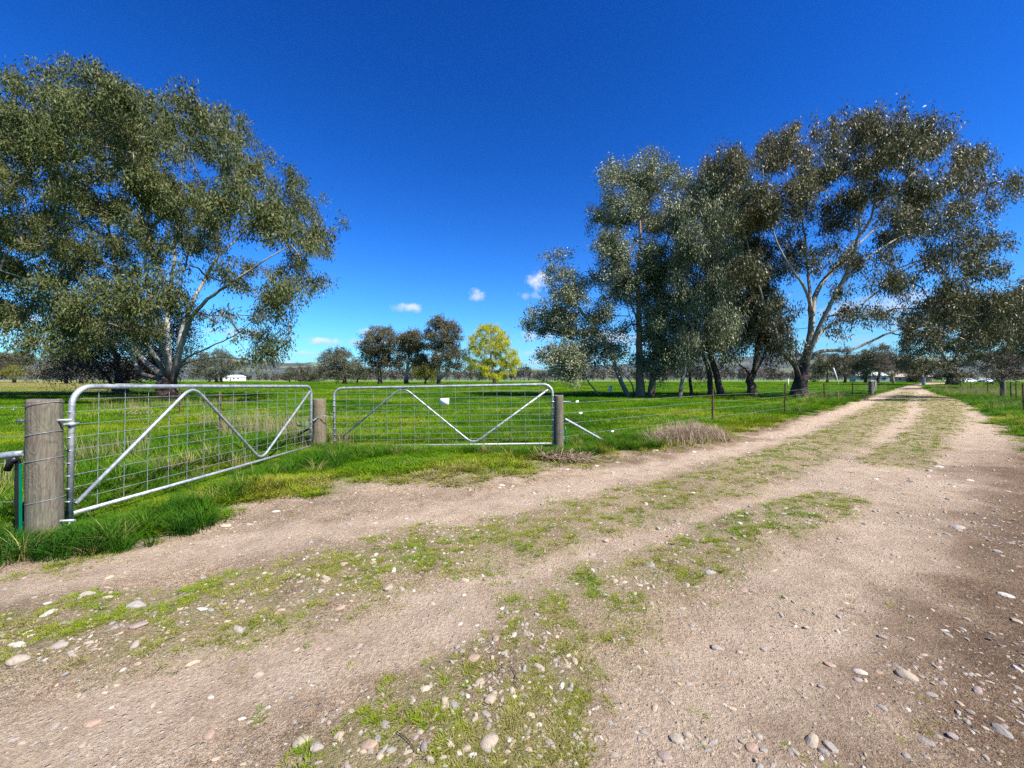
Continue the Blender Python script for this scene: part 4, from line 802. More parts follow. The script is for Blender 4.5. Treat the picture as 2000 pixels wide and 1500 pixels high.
for k, (px, pt, r_, Yk) in enumerate([(1615, 690, 20, 150), (1650, 682, 22, 140), (1690, 688, 22, 130), (1715, 672, 22, 125), (1590, 712, 14, 170), (1790, 700, 20, 135)]):
    far_tree('roadside_gum', ['dark gum behind the leaning white pole', 'tall dark gum in the background row past the white pole', 'dark gum in front of the white farm building', 'dark gum beside the leafless round tree', 'small grey gum behind the big brown gum trunk', 'dark gum behind the bend of the track'][k], px, 747, [(px, pt + r_ * .6, r_ * .9), (px - r_ * .7, pt + r_, r_ * .7), (px + r_ * .7, pt + r_ * 1.1, r_ * .7), (px, pt + r_ * 1.6, r_)],
             [([(px, HZ + F * CAMH / Yk), (px + 2, 735), (px, pt + r_)], .5, .15)], 'bark_dark', ['leaf_big', 'leaf_brown', 'leaf_big', 'leaf_brown', 'leaf_grey', 'leaf_big'][k], 70 + k, 240, 34, 1.1, group='trees along the far track', Y=Yk)
# far-off wood that reads as one mass
def far_wood():
    C = []; segs = []; rg = np.random.default_rng(4); tc = []
    for k in range(430):
        a = rg.uniform(-1.02, 1.02); Yk = rg.uniform(330, 520); pxk = 1000 + F * math.tan(a)
        X = (pxk - 1000) / F * Yk; h = rg.uniform(6, 13) * (1.15 if 900 < pxk < 1500 else 1.0)
        if 470 < pxk < 560: h *= .6
        rr = h * .30; n = 22; u = unit(rg.normal(0, 1, (n, 3))); pts = np.array([X, Yk, h * .62]) + u * np.array([rr, rr, h * .36]) * rg.uniform(.5, 1, (n, 1)); C.append(pts); tc += list(np.clip(rg.normal(rg.choice([.25, .5, .8]), .08, n), 0, 1))
        segs.append((X, Yk, -.5, .28, X + rg.normal(0, .5), Yk, h * .7, .1))
    C = np.concatenate(C); me = leaves_mesh('w', C, 9, np.array([1.0, 1.0, .9]), 1.4, .42, .3, rg, False, np.array(tc))
    o = add('distant_wood', me, leaf_mat('distant_wood_leaf', [(0, (.045, .043, .03)), (.5, (.085, .078, .052)), (1, (.14, .115, .085))])); tag(o, 'far-off grey-brown belt of bush along the horizon', None, None, 'stuff')
    V, Q = tubes_np(segs, 4); q = add('trunks', mesh_np('trunks', V, Q), M['bark_dark'], o); q['kind'] = 'stuff'
far_wood()

# ------------------------------------------------------------------ far houses, cars, tank
def house(label, px, Y, wd_, dp, ht, wall, roof, rz):
    x = (px - 1000) / F * Y; o = empty('farmhouse', (x, Y, 0), rz)
    MB().box((0, 0, ht / 2), (wd_, dp, ht)).build('wall', plain('house_wall', wall, .8, 0, .3, .08, .5), o, False)
    b = MB(); e = .4; b.v = [(-wd_ / 2 - e, -dp / 2 - e, ht + .01), (wd_ / 2 + e, -dp / 2 - e, ht + .01), (wd_ / 2 + e, dp / 2 + e, ht + .01), (-wd_ / 2 - e, dp / 2 + e, ht + .01), (-wd_ / 2 + 1.2, 0, ht + 1.5), (wd_ / 2 - 1.2, 0, ht + 1.5)]
    b.f = [[0, 1, 5, 4], [2, 3, 4, 5], [1, 2, 5], [3, 0, 4], [3, 2, 1, 0]]; b.build('roof', plain('house_roof', roof, .6, 0, .4, .1, .5), o, False)
    for k in (-.3, .1, .34):
        f = MB().box((wd_ * k, -dp / 2 - .03, ht * .55), (1.5, .06, 1.2)).build('window', M['white'], o, False); MB().box((wd_ * k, -dp / 2 - .07, ht * .55), (1.3, .04, 1.0)).build('pane', M['black'], f, False)
    MB().box((-wd_ * .08, -dp / 2 - .03, 1.05), (.95, .06, 2.1)).build('door', M['brown'], o, False); tag(o, label, 'house')
house('white farmhouse across the paddock below the wooded hills', 458, 330, 13, 8, 3.2, (.75, .74, .7), (.72, .73, .74), .15)
house('low farmhouse with pale grey roof half hidden by roadside gums', 1697, 190, 12, 8, 2.8, (.4, .36, .31), (.5, .5, .5), -.4)
house('long low brick-red building past the end of the track', 1776, 200, 14, 7, 2.4, (.32, .2, .15), (.4, .28, .22), -.5)
def car(label, px, Y, rz):
    x = (px - 1000) / F * Y; o = empty('parked_car', (x, Y, 0.02), rz); paint = plain('white_car_paint', (.78, .78, .8), .25, 0, .6, .03)
    prof = [(-2.2, .45), (-2.2, .85), (-1.9, 1.0), (-1.35, 1.45), (.35, 1.47), (1.05, 1.02), (2.0, .88), (2.22, .7), (2.2, .4), (-2.2, .35)]
    b = MB(); n = len(prof)
    for s, k in ((-.86, 1), (.86, 1)):
        for (a, z) in prof: b.v.append((a, s * (.84 if z > 1.2 else 1), z))
    for i in range(n): b.f.append([i, (i + 1) % n, n + (i + 1) % n, n + i])
    b.f.append(list(range(n))); b.f.append(list(range(n, 2 * n))[::-1]); b.build('body', paint, o, False)
    for s in (-1, 1):
        b = MB(); b.v = [(-1.5, s * .868, 1.02), (.85, s * .868, 1.02), (.25, s * .75, 1.40), (-1.2, s * .75, 1.40)]; b.f = [[0, 1, 2, 3]]; b.build('side_window', M['black'], o, False)
        for a in (-1.35, 1.4):
            w_ = MB().tube([(a, s * .70, .33), (a, s * .90, .33)], .33, 16).build('wheel', M['black'], o); MB().tube([(a, s * .895, .33), (a, s * .91, .33)], .19, 12).build('rim', M['galv'], w_)
    tag(o, label, 'car')
car('white parked car directly past the dark massive gum', 1890, 135, .1); car('white parked car further along from the dark massive gum near the twiggy tree', 1926, 140, .25)
o = empty('water_tank', ((603 - 1000) / F * 230, 230, 0)); MB().tube([(0, 0, 0), (0, 0, 1.7)], 1.2, 20).build('tank', plain('teal_tank', (.06, .25, .24), .6), o); MB().tube([(0, 0, 1.7), (0, 0, 2.2)], [1.25, .2], 20).build('lid', M['white'], o); tag(o, 'small teal water tank at the far paddock edge', 'tank')

# ------------------------------------------------------------------ grass and pebbles: instanced scatter (nobody could count it)
def blade_mesh(name, n, foot, h0, h1, wd_, lean, seed, seg=3):
    rg = np.random.default_rng(seed); V = []; Q = []; T = []; bl = []
    for i in range(n):
        a = rg.uniform(0, 2 * np.pi); rr = foot * math.sqrt(rg.random()); b0 = np.array([rr * math.cos(a), rr * math.sin(a), -.01]); h = rg.uniform(h0, h1)
        th = rg.normal(a, .9); ln_ = np.array([math.cos(th), math.sin(th), 0]); L = lean * rg.uniform(.3, 1.3); sd_ = np.array([-math.sin(th + rg.normal(0, .6)), math.cos(th), 0]); sd_ /= np.linalg.norm(sd_)
        tn = np.clip(rg.normal(.5, .2), 0, 1); s0 = len(V)
        for k in range(seg + 1):
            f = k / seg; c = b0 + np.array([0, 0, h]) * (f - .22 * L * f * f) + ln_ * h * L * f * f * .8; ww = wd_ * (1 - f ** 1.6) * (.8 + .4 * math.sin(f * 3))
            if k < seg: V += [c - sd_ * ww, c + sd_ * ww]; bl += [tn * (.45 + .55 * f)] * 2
            else: V.append(c); bl.append(tn)
        for k in range(seg - 1): Q.append((s0 + 2 * k, s0 + 2 * k + 1, s0 + 2 * k + 3, s0 + 2 * k + 2))
        T.append((s0 + 2 * seg - 2, s0 + 2 * seg - 1, s0 + 2 * seg))
    me = mesh_np(name, np.array(V), Q, T); attr(me, 'blade', 'POINT', bl); return me
def scatter(name, pts, rot, scl, idx, tint, protos, label, tilt=None):
    me = bpy.data.meshes.new(name); me.vertices.add(len(pts)); me.vertices.foreach_set('co', np.asarray(pts, np.float32).ravel())
    attr(me, 'tint', 'POINT', tint)
    a = me.attributes.new('rot', 'FLOAT_VECTOR', 'POINT'); rv = np.zeros((len(pts), 3), np.float32); rv[:, 2] = rot
    if tilt is not None: rv[:, :2] = tilt
    a.data.foreach_set('vector', rv.ravel())
    a = me.attributes.new('scl', 'FLOAT_VECTOR', 'POINT'); a.data.foreach_set('vector', np.asarray(scl, np.float32).ravel())
    a = me.attributes.new('idx', 'INT', 'POINT'); a.data.foreach_set('value', np.asarray(idx, np.int32)); me.update()
    o = add(name, me); g = bpy.data.node_groups.new(name, 'GeometryNodeTree'); g.interface.new_socket('Geometry', in_out='INPUT', socket_type='NodeSocketGeometry'); g.interface.new_socket('Geometry', in_out='OUTPUT', socket_type='NodeSocketGeometry')
    gi = N(g, 'NodeGroupInput'); go = N(g, 'NodeGroupOutput'); iop = N(g, 'GeometryNodeInstanceOnPoints'); g2i = N(g, 'GeometryNodeGeometryToInstance')
    for p in reversed(protos):
        oi = N(g, 'GeometryNodeObjectInfo'); oi.inputs['Object'].default_value = p; oi.inputs['As Instance'].default_value = False; g.links.new(oi.outputs['Geometry'], g2i.inputs[0])
    def na(nm, typ):
        n = N(g, 'GeometryNodeInputNamedAttribute', data_type=typ); n.inputs['Name'].default_value = nm; return n.outputs['Attribute']
    g.links.new(gi.outputs[0], iop.inputs['Points']); g.links.new(g2i.outputs[0], iop.inputs['Instance']); iop.inputs['Pick Instance'].default_value = True
    g.links.new(na('idx', 'INT'), iop.inputs['Instance Index']); g.links.new(na('scl', 'FLOAT_VECTOR'), iop.inputs['Scale'])
    e2r = N(g, 'FunctionNodeEulerToRotation'); g.links.new(na('rot', 'FLOAT_VECTOR'), e2r.inputs[0]); g.links.new(e2r.outputs[0], iop.inputs['Rotation']); g.links.new(iop.outputs[0], go.inputs[0])
    md = o.modifiers.new('scatter', 'NODES'); md.node_group = g; tag(o, label, None, None, 'stuff'); return o
def proto(me, mat):
    me.materials.append(mat); return bpy.data.objects.new(me.name, me)     # never linked to the scene
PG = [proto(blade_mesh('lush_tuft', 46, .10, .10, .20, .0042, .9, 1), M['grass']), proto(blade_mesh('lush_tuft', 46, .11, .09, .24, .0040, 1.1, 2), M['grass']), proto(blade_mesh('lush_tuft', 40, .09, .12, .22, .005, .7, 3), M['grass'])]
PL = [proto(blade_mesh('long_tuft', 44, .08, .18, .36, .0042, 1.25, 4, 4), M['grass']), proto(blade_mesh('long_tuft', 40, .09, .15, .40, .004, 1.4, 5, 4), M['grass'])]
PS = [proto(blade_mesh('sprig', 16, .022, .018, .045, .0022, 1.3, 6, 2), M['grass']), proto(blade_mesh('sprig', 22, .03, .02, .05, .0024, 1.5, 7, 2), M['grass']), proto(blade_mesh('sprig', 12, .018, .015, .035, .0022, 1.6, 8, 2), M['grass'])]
PD = [proto(blade_mesh('dry_stalks', 14, .10, .30, .62, .0022, .5, 9, 4), M['grass']), proto(blade_mesh('dry_stalks', 12, .12, .25, .55, .0025, .8, 10, 4), M['grass'])]
def sample(n, y0, y1, power):
    u = rng.random(n)
    y = (y0 ** (1 - power) + u * (y1 ** (1 - power) - y0 ** (1 - power))) ** (1 / (1 - power)) if power != 1 else y0 * (y1 / y0) ** u
    x = rng.uniform(-1.34, 1.34, n) * (y + .6); return x, y
def grass():
    parts = []
    # paddock turf
    for (n, y0, y1, pw, sxy, sz) in ((30000, 3.0, 10, .2, .95, .62), (34000, 10, 28, .1, 1.7, .78), (26000, 28, 75, .1, 3.2, .95), (14000, 75, 190, .1, 6.0, 1.2)):
        x, y = sample(n, y0, y1, pw); sdv, sdn, weed = masks(x, y); ragged = sdn + (fbm(x * 5, y * 5, 95, 3) - .5) * .5; k = (ragged < 0) & (rng.random(n) < .12 + .88 * sstep(.05, -.45 - .5 * sstep(4.2, 5.2, y) * sstep(9, 7, y), ragged) ** 1.3)
        dryf = (x / y < -1.02) & (y > 60) | ((y > 30) & (x / y < -.95) & (rng.random(n) < .6))
        x, y, sdv, dryf = x[k], y[k], sdv[k], dryf[k]; m = len(x)
        tn = .48 + .46 * (fbm(x * .35, y * .35, 91, 3) - .5) * 2 + .5 * (fbm(x * 1.3, y * 1.3, 92, 3) - .5) + rng.normal(0, .06, m)
        edge = sstep(-1.1, -.1, sdv) * (y < 14); tn = tn + edge * .2
        tn = np.where(dryf | ((y < 16) & (rng.random(m) < .05)), .93, np.clip(tn, .05, .84)); lon = .75 + .7 * fbm(x * .6, y * .6, 93, 3)
        # grass in the entry is short and yellowish, the verge by the thick post is long and dark
        ent = (np.hypot((x + .2) / 3.2, (y - 5.4) / 1.25) < 1) & (sdv > -2.2); lon = lon * (.4 + .6 * sstep(.0, -.6, sdv)); lon = np.where(ent, lon * .6, lon); tn = np.where(ent, tn + .12 * sstep(-1.3, -.2, sdv), tn)
        gd, _ = seg_dist(x, y, [(g1h[0], g1h[1]), (g1l[0], g1l[1]), (g2l[0], g2l[1]), (g2h[0], g2h[1])]); lon = lon * (.42 + .58 * sstep(.15, .9, gd))
        sc = np.stack([np.full(m, sxy), np.full(m, sxy), sz * lon], 1) * rng.uniform(.8, 1.2, (m, 1))
        parts.append((np.stack([x, y, height(x, y)], 1), sc, rng.integers(0, 3, m), tn))
    Pt = np.concatenate([p[0] for p in parts]); 
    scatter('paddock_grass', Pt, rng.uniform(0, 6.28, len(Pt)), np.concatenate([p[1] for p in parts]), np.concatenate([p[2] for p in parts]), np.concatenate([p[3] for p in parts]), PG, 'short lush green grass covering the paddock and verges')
    # longer grass on the verge and around posts
    X = []; Yv = []; S = []; Tn = []
    def spot(x0, y0, rx_, ry_, n, s, tn):
        a = rng.uniform(0, 6.28, n); r_ = np.sqrt(rng.random(n)); X.extend(x0 + rx_ * r_ * np.cos(a)); Yv.extend(y0 + ry_ * r_ * np.sin(a)); S.extend(s * rng.uniform(.65, 1.2, n)); Tn.extend(np.where(rng.random(n) < .09, .92, np.clip(tn + rng.normal(0, .10, n), .0, .85)))
    spot(nx + .0, ny - .25, .75, .30, 110, .55, .12); spot(nx - 1.0, ny - .25, 1.0, .4, 150, .6, .12); spot(nx + .55, ny + .15, .5, .5, 80, .6, .15); spot(-3.2, 4.2, .6, 1.0, 160, .6, .2); spot(-2.9, 5.6, .7, .9, 170, .6, .26)
    spot(-2.6, 6.4, .9, .7, 190, .62, .28); spot(-3.6, 7.2, 1.0, .8, 110, .8, .35); spot(-4.6, 6.0, 1.0, 1.6, 120, .8, .4); spot(.3, 6.4, 1.1, .35, 150, .55, .28); spot(-1.2, 6.6, 1.3, .4, 160, .5, .32); spot(1.7, 7.2, .9, .5, 150, .6, .24); spot(2.4, 7.9, .7, .4, 80, .6, .28)
    spot(15, 19, 2.5, 2.5, 160, 1.1, .4); spot(19.5, 23, 2.5, 2.5, 160, 1.2, .5); spot(-4.3, 4.2, .8, 1.1, 120, .7, .3)
    x = np.array(X); y = np.array(Yv); sdv, sdn, _ = masks(x, y); k = sdn < .05 + .1 * rng.normal(size=len(x)); x, y, s, tn = x[k], y[k], np.array(S)[k], np.array(Tn)[k]
    gd, _ = seg_dist(x, y, [(g1h[0], g1h[1]), (g1l[0], g1l[1]), (g2l[0], g2l[1]), (g2h[0], g2h[1])]); s = s * (.50 + .5 * sstep(.1, .7, gd)) / .9
    # right-hand verge of the track
    xv = rng.uniform(6, 60, 9000); yv = rng.uniform(4, 55, 9000); s1, _, _ = masks(xv, yv); dr, _ = seg_dist(xv, yv, RIGHT); kk = (s1 < 0) & (dr < 2.6) & (xv > yv); xv, yv = xv[kk], yv[kk]
    x = np.concatenate([x, xv]); y = np.concatenate([y, yv]); s = np.concatenate([s, rng.uniform(.7, 1.3, len(xv))]); tn = np.concatenate([tn, np.clip(rng.normal(.30, .15, len(xv)), 0, .95)])
    scatter('verge_grass', np.stack([x, y, height(x, y)], 1), rng.uniform(0, 6.28, len(x)), np.stack([s, s, s], 1), rng.integers(0, 2, len(x)), tn, PL, 'long dark green grass tufts along the gates and posts')
    # dry stalks
    X, Yv, S, Tn = [], [], [], []
    def dspot(px, py, rx_, ry_, n, s):
        x0, y0 = G(px, py); a = rng.uniform(0, 6.28, n); r_ = np.sqrt(rng.random(n)); X.extend(x0 + rx_ * r_ * np.cos(a)); Yv.extend(y0 + ry_ * r_ * np.sin(a)); S.extend(s * rng.uniform(.6, 1.15, n)); Tn.extend(np.clip(rng.normal(.97, .04, n), .84, 1))
    dspot(540, 850, 1.0, 1.0, 90, .95); dspot(470, 835, 1.0, 1.2, 60, .9); dspot(330, 800, 2.5, 2.5, 90, 1.0); dspot(600, 868, .45, .5, 30, .8); dspot(200, 900, .8, .9, 36, .8); dspot(10, 960, .5, .5, 14, .9); dspot(640, 880, .4, .35, 16, .8); dspot(420, 930, .8, .6, 20, .6); dspot(1330, 838, 1.0, .4, 10, .7)
    dspot(1640, 783, 2.5, 2.0, 90, 1.2); dspot(1985, 800, 2.5, 4, 120, 1.0); dspot(1940, 775, 5, 5, 320, 1.3); dspot(1880, 764, 8, 7, 300, 1.5)
    x = np.array(X); y = np.array(Yv); sdv, _, _ = masks(x, y); k = sdv < -.25; x, y = x[k], y[k]; s = np.array(S)[k]; tn = np.array(Tn)[k]
    scatter('dry_grass', np.stack([x, y, height(x, y)], 1), rng.uniform(0, 6.28, len(x)), np.stack([s, s, s], 1), rng.integers(0, 2, len(x)), tn, PD, 'thin straw-coloured dead grass stalks standing among the green')
    # weeds on the track
    n = 420000; x, y = sample(n, 1.0, 40, .8); sdv, sdn, weed = masks(x, y); cl = fbm(x * 9, y * 9, 101, 3)
    nearf = .7 + .5 * sstep(1.6, 3.4, y); sp = sstep(.44, .64, cl) * weed * .62 * nearf + .010 * (cl > .6) + .22 * weed * sstep(.4, .55, fbm(x * 3, y * 3, 103, 2)) * .4
    edge = sstep(.35, .0, sdv) * sstep(.45, .6, fbm(x * 4, y * 4, 104, 3)) * .5
    k = (sdn > -.05) & (rng.random(n) < np.maximum(sp, edge)); x, y, sdv = x[k], y[k], sdv[k]; m = len(x)
    s = rng.uniform(.3, 1.1, m) * (.66 + .07 * np.clip(y - 1.5, 0, 24)); tn = np.clip(.79 + .22 * (fbm(x * 2.2, y * 2.2, 105, 2) - .5) * 2 + rng.normal(0, .07, m), .3, .95)
    scatter('track_weeds', np.stack([x, y, height(x, y)], 1), rng.uniform(0, 6.28, m), np.stack([s, s, s * .85], 1), rng.integers(0, 3, m), tn, PS, 'tiny yellow-green grass sprigs growing in strips on the track')
grass()
def dry_clump():
    rg = np.random.default_rng(8); V = []; Q = []; T = []; tn = []
    (x0, y0), (x1, y1) = G(1272, 868), G(1405, 856)
    V = []
    for i in range(2600):
        f = rg.random(); cx_ = x0 + (x1 - x0) * f + rg.normal(0, .10); cy_ = y0 + (y1 - y0) * f + rg.normal(0, .2); env = math.sin(math.pi * (f * .86 + .07)) ** .6
        h = env * rg.uniform(.10, .36); th = rg.uniform(0, 6.28); L = rg.uniform(.08, .30); d = np.array([math.cos(th), math.sin(th), 0]); p0 = np.array([cx_, cy_, 0.0]); sd_ = np.array([-d[1], d[0], 0]) * .0035; s0 = len(V)
        for k in range(4):
            g_ = k / 3; c = p0 + np.array([0, 0, h * math.sin(g_ * 1.9) + .02]) + d * L * g_ * 1.2; V += [c - sd_ * (1.1 - g_), c + sd_ * (1.1 - g_)]
        for k in range(3): Q.append((s0 + 2 * k, s0 + 2 * k + 1, s0 + 2 * k + 3, s0 + 2 * k + 2)); tn.append(np.clip(rg.normal(.55, .25), 0, 1))
    V = np.array(V); V[:, 2] += height(V[:, 0], V[:, 1]); me = mesh_np('dry_grass_clump', V, Q); attr(me, 'tint', 'FACE', tn)
    tag(add('dry_grass_clump', me, M['straw']), 'flattened mound of dead brown grass on the verge beside the first picket', 'grass clump')
    for k, (px, py, rr) in enumerate(((262, 806, .42), (268, 818, .55), (1100, 898, .3))):
        V = []; Q = []; tn = []; cx0, cy0 = G(px, py) if k < 2 else G(1105, 900)
        for i in range(700):
            a = rg.uniform(0, 6.28); r_ = rr * math.sqrt(rg.random()); c0 = np.array([cx0 + r_ * math.cos(a) * 1.3, cy0 + r_ * math.sin(a) * .8, .05 + (.16 if k < 2 else .03) * (1 - r_ / rr) * rg.random()]); th = rg.uniform(0, 6.28); d = np.array([math.cos(th), math.sin(th), rg.normal(0, .35)]); L = rg.uniform(.06, .2); s_ = np.array([-d[1], d[0], .3]) * .004; s0 = len(V)
            V += [c0 - s_, c0 + s_, c0 + d * L + s_, c0 + d * L - s_]; Q.append((s0, s0 + 1, s0 + 2, s0 + 3)); tn.append(np.clip(rg.normal(.7 if k < 2 else .3, .2), 0, 1))
        V = np.array(V); V[:, 2] += height(V[:, 0], V[:, 1]); me = mesh_np('hay_heap', V, Q); attr(me, 'tint', 'FACE', tn)
        tag(add('hay_heap', me, M['straw']), ['smaller tan heap of cut grass lying behind the open gate', 'wider tan heap of cut grass lying behind the open gate', 'low tangle of dead brown grass at the foot of the slim post'][k], 'grass heap')
dry_clump()

# ------------------------------------------------------------------ stones
def rock_mesh(seed, flat, ang):
    import bmesh
    rg = np.random.default_rng(seed); bm = bmesh.new(); bmesh.ops.create_icosphere(bm, subdivisions=3 if ang < .5 else 2, radius=1.0)
    nrm = unit(rg.normal(0, 1, (9, 3))); cut = rg.uniform(.62, .95, 9) if ang > .3 else rg.uniform(.85, 1.0, 9); ph = rg.uniform(0, 6, 6); asp = rg.uniform(.6, .85)
    for v in bm.verts:
        p = np.array(v.co)
        for c, n_ in zip(cut, nrm):
            d = p @ n_
            if d > c: p = p - n_ * (d - c) * (.9 if ang > .3 else .6)
        p = p * (1 + .07 * math.sin(2.3 * p[0] + ph[0]) * math.sin(2.9 * p[1] + ph[1]) + .04 * math.sin(5 * p[2] + ph[2] + 4 * p[0]))
        v.co = (p[0], p[1] * asp, p[2] * flat)
    me = bpy.data.meshes.new('stone'); bm.to_mesh(me); bm.free(); me.polygons.foreach_set('use_smooth', [ang < .5] * len(me.polygons)); return me
STONE = [((.28, .26, .235), .6), ((.34, .285, .22), .2), ((.25, .24, .225), .7), ((.40, .32, .23), .6), ((.50, .47, .41), .6), ((.34, .23, .17), .2), ((.25, .20, .19), .3), ((.44, .36, .26), .4), ((.29, .27, .22), .7), ((.22, .21, .20), .6)]
SM = [rock_mesh(100 + i, random.uniform(.38, .62), s_[1]) for i, s_ in enumerate(STONE)]
for i, (c, _) in enumerate(STONE): SM[i].materials.append(stone_mat('stone_%s' % ['grey', 'tan', 'slate', 'sandy', 'quartz', 'red', 'purple', 'cream', 'olive', 'dark'][i], c))
def stone(px, py, wpx, kind, rot=None, sink=.35, flat=1.0):
    x, y = G(px, py); r_ = wpx / F * y * .44; o = bpy.data.objects.new('stone', SM[kind]); col.objects.link(o); o.parent = track
    o.location = (x, y, hz1(x, y) + r_ * .5 * flat * (1 - 2 * sink) * .8); o.scale = (r_, r_, r_ * flat); o.rotation_euler = (random.uniform(-.15, .15), random.uniform(-.15, .15), random.uniform(0, 6.28) if rot is None else rot)
HAND = [(925, 1300, 28, 5, .2), (936, 1345, 26, 1, 1.1), (958, 1382, 34, 1, 1.2), (966, 1368, 14, 1), (978, 1368, 11, 2), (992, 1360, 12, 4), (914, 1372, 16, 4), (962, 1447, 20, 2, 1), (955, 1470, 46, 1, .8), (993, 1464, 17, 0), (917, 1483, 20, 0), (1080, 1290, 16, 0),
        (1085, 1312, 17, 2), (1110, 1293, 14, 4), (1075, 1465, 30, 0, -.8), (1345, 1325, 20, 0), (1430, 1370, 22, 7), (1416, 1363, 14, 4), (1322, 1435, 36, 8, -.3), (1342, 1428, 20, 1), (1298, 1465, 32, 6, -.4), (1468, 1452, 32, 5, .5), (1484, 1488, 22, 0), (1246, 1408, 18, 2), (1400, 1252, 30, 0, -.5), (1445, 1262, 16, 1),
        (1680, 1305, 30, 4, -.4), (1770, 1312, 40, 1, -.5), (1842, 1327, 18, 0), (1620, 1292, 24, 5), (1605, 1335, 18, 0), (1573, 1350, 18, 2), (1810, 1437, 34, 2, -.9), (1635, 1355, 14, 3), (1948, 1076, 20, 9, -.4), (1965, 1165, 32, 4, -.5), (1985, 1212, 22, 7), (1888, 1205, 18, 0), (1870, 1027, 34, 0, 0), (1870, 1107, 14, 0),
        (1950, 1480, 14, 1), (1895, 1455, 16, 7), (1385, 1115, 32, 0, .1), (1440, 1080, 16, 0), (1342, 1138, 20, 0), (1445, 1028, 16, 4), (1474, 1027, 12, 3), (1577, 1025, 18, 2, -.3), (1422, 1094, 14, 2), (1108, 1147, 16, 9), (1127, 1142, 15, 4), (1201, 1136, 18, 1), (1182, 1167, 14, 0), (1188, 1170, 12, 0), (1240, 1163, 14, 1), (1172, 1022, 16, 2), (1205, 1057, 10, 9),
        (268, 1193, 48, 0, .1), (270, 1238, 36, 6, .25), (170, 1173, 32, 0), (94, 1186, 18, 4), (38, 1277, 30, 4), (118, 1280, 40, 2, .2), (35, 1310, 40, 1, .6), (124, 1232, 20, 0), (180, 1410, 36, 5, .1), (65, 1448, 20, 2), (412, 1355, 16, 4), (376, 1368, 12, 2), (408, 1430, 32, 5), (590, 1450, 42, 1, .6), (620, 1468, 40, 0, .1), (685, 1390, 20, 1), (630, 1405, 18, 0), (662, 1448, 24, 1), (738, 1452, 26, 2), (745, 1483, 20, 2, 1), (820, 1443, 20, 1), (840, 1345, 20, 2), (868, 1395, 22, 1), (720, 1365, 10, 4),
        (910, 1482, 24, 1), (955, 1483, 26, 8), (582, 1134, 16, 4), (602, 1140, 14, 9), (620, 1132, 16, 7), (672, 1107, 18, 5), (682, 1020, 20, 2), (440, 1024, 28, 7), (540, 995, 22, 4), (980, 945, 18, 4), (1001, 864 + 82, 14, 0), (990, 1203, 14, 2), (848, 1252, 16, 2), (808, 1155, 12, 4), (906, 1165, 14, 4), (664, 1192, 26, 5), (700, 1260, 26, 2), (505, 1315, 24, 1), (1205, 902, 10, 4), (1165, 908, 12, 7), (1097, 907, 12, 4), (1109, 916, 10, 4), (1280, 882, 18, 4), (1458, 863, 12, 4), (1506, 853, 12, 4), (1522, 851, 10, 7), (1355, 882, 16, 4), (1540, 868, 8, 4), (1815, 918, 18, 0), (1833, 910, 20, 4), (1895, 938, 18, 4), (1900, 975, 18, 9), (1850, 1045, 18, 9)]
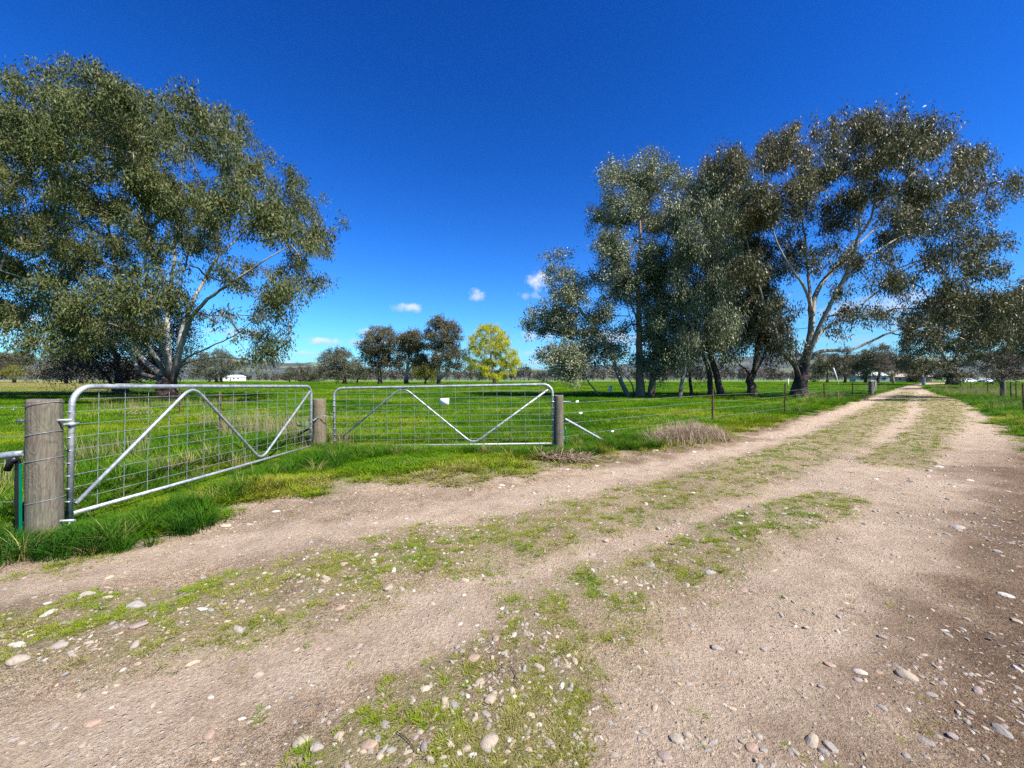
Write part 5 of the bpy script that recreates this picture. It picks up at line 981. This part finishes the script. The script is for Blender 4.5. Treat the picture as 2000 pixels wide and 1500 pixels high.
def stones():
    for h in HAND: stone(h[0], h[1], h[2], h[3], h[4] if len(h) > 4 else None, random.uniform(.42, .58), random.uniform(.7, 1.0))
    n = 0
    while n < 290 - len(HAND):
        py = 870 + 640 * random.random() ** .8; px = random.uniform(-30, 2030); x, y = G(px, py)
        s1, _, wd_ = masks(np.array([x]), np.array([y]))
        if s1[0] < .05 or random.random() > .3 + .5 * wd_[0] + (.35 if px > 1600 else 0): continue
        stone(px, py, random.choice([7, 8, 9, 10, 11, 12, 14, 17]) * (.6 + .4 * (py - 741) / 700), random.randrange(10), None, random.uniform(.48, .62), random.uniform(.65, .95)); n += 1
    # fine gravel
    m = 60000; x, y = sample(m, 1.0, 34, .95); sdv, sdn, weed = masks(x, y); cl = fbm(x * 1.6, y * 1.6, 111, 3); le, _ = seg_dist(x, y, LEFT)
    k = (sdn > -.12) & (rng.random(m) < .08 + .5 * sstep(.48, .66, cl) + .25 * weed + .5 * sstep(.5, .1, le) * (y > 3.2) + .3 * (x > 3)); x, y = x[k], y[k]; m = len(x)
    s = np.exp(rng.normal(math.log(.0062), .55, m)) * (.85 + .05 * np.clip(y, 0, 30)); s = np.clip(s, .003, .035)
    protos = []
    for i in range(10):
        me = rock_mesh(300 + i, .6, .8); me.materials.append(SM[i].materials[0]); protos.append(bpy.data.objects.new('pebble', me))
    wts = np.array([.18, .17, .12, .14, .10, .05, .05, .09, .05, .05]); idx = rng.choice(10, m, p=wts)
    scatter('gravel', np.stack([x, y, height(x, y) - s * .05], 1), rng.uniform(0, 6.28, m), np.stack([s * rng.uniform(.9, 1.5, m), s, s * .9], 1), idx, np.zeros(m), protos, 'small loose pebbles and gravel strewn over the track', rng.normal(0, .25, (m, 2)))
stones()
# a few dead twigs on the track
for k, pts in enumerate([[(998, 1322), (1008, 1335), (1004, 1346), (1014, 1360)], [(1640, 1190), (1670, 1196), (1690, 1200)], [(775, 1443), (795, 1462), (815, 1495)]]):
    c = [G(*p) for p in pts]; cur = catmull([(a[0], a[1], hz1(*a) + .008, 0) for a in c], .02); o = empty('dead_twig', (c[0][0], c[0][1], hz1(*c[0])))
    MB().tube([tuple(np.array(q[:3]) - np.array(o.location)) for q in cur], .0017, 5).build('stem', M['bark_dark'] if k != 1 else M['bark_pale'], o)
    tag(o, ['short crooked dark twig beside the cluster of rounded stones', 'pale straight dry stick on the bare soil of the track', 'curved dark twig in the weedy strip of the track', 'thin bent twig on the bare wheel rut'][k], 'twig')

# ------------------------------------------------------------------ the air between here and the hills
def haze():
    b = MB(); b.box((0, 0, 157.), (19600, 19600, 320.))
    m = bpy.data.materials.new('haze'); m.use_nodes = True; t = m.node_tree; t.nodes.clear()
    o = N(t, 'ShaderNodeOutputMaterial'); v = N(t, 'ShaderNodeVolumePrincipled'); v.inputs['Color'].default_value = (.28, .56, 1, 1); v.inputs['Density'].default_value = 1.3e-5; v.inputs['Anisotropy'].default_value = 0.0
    t.links.new(v.outputs[0], o.inputs['Volume'])
    tag(b.build('haze', m, None, False), 'thin blue air haze over the plain', None, None, 'stuff')
haze()
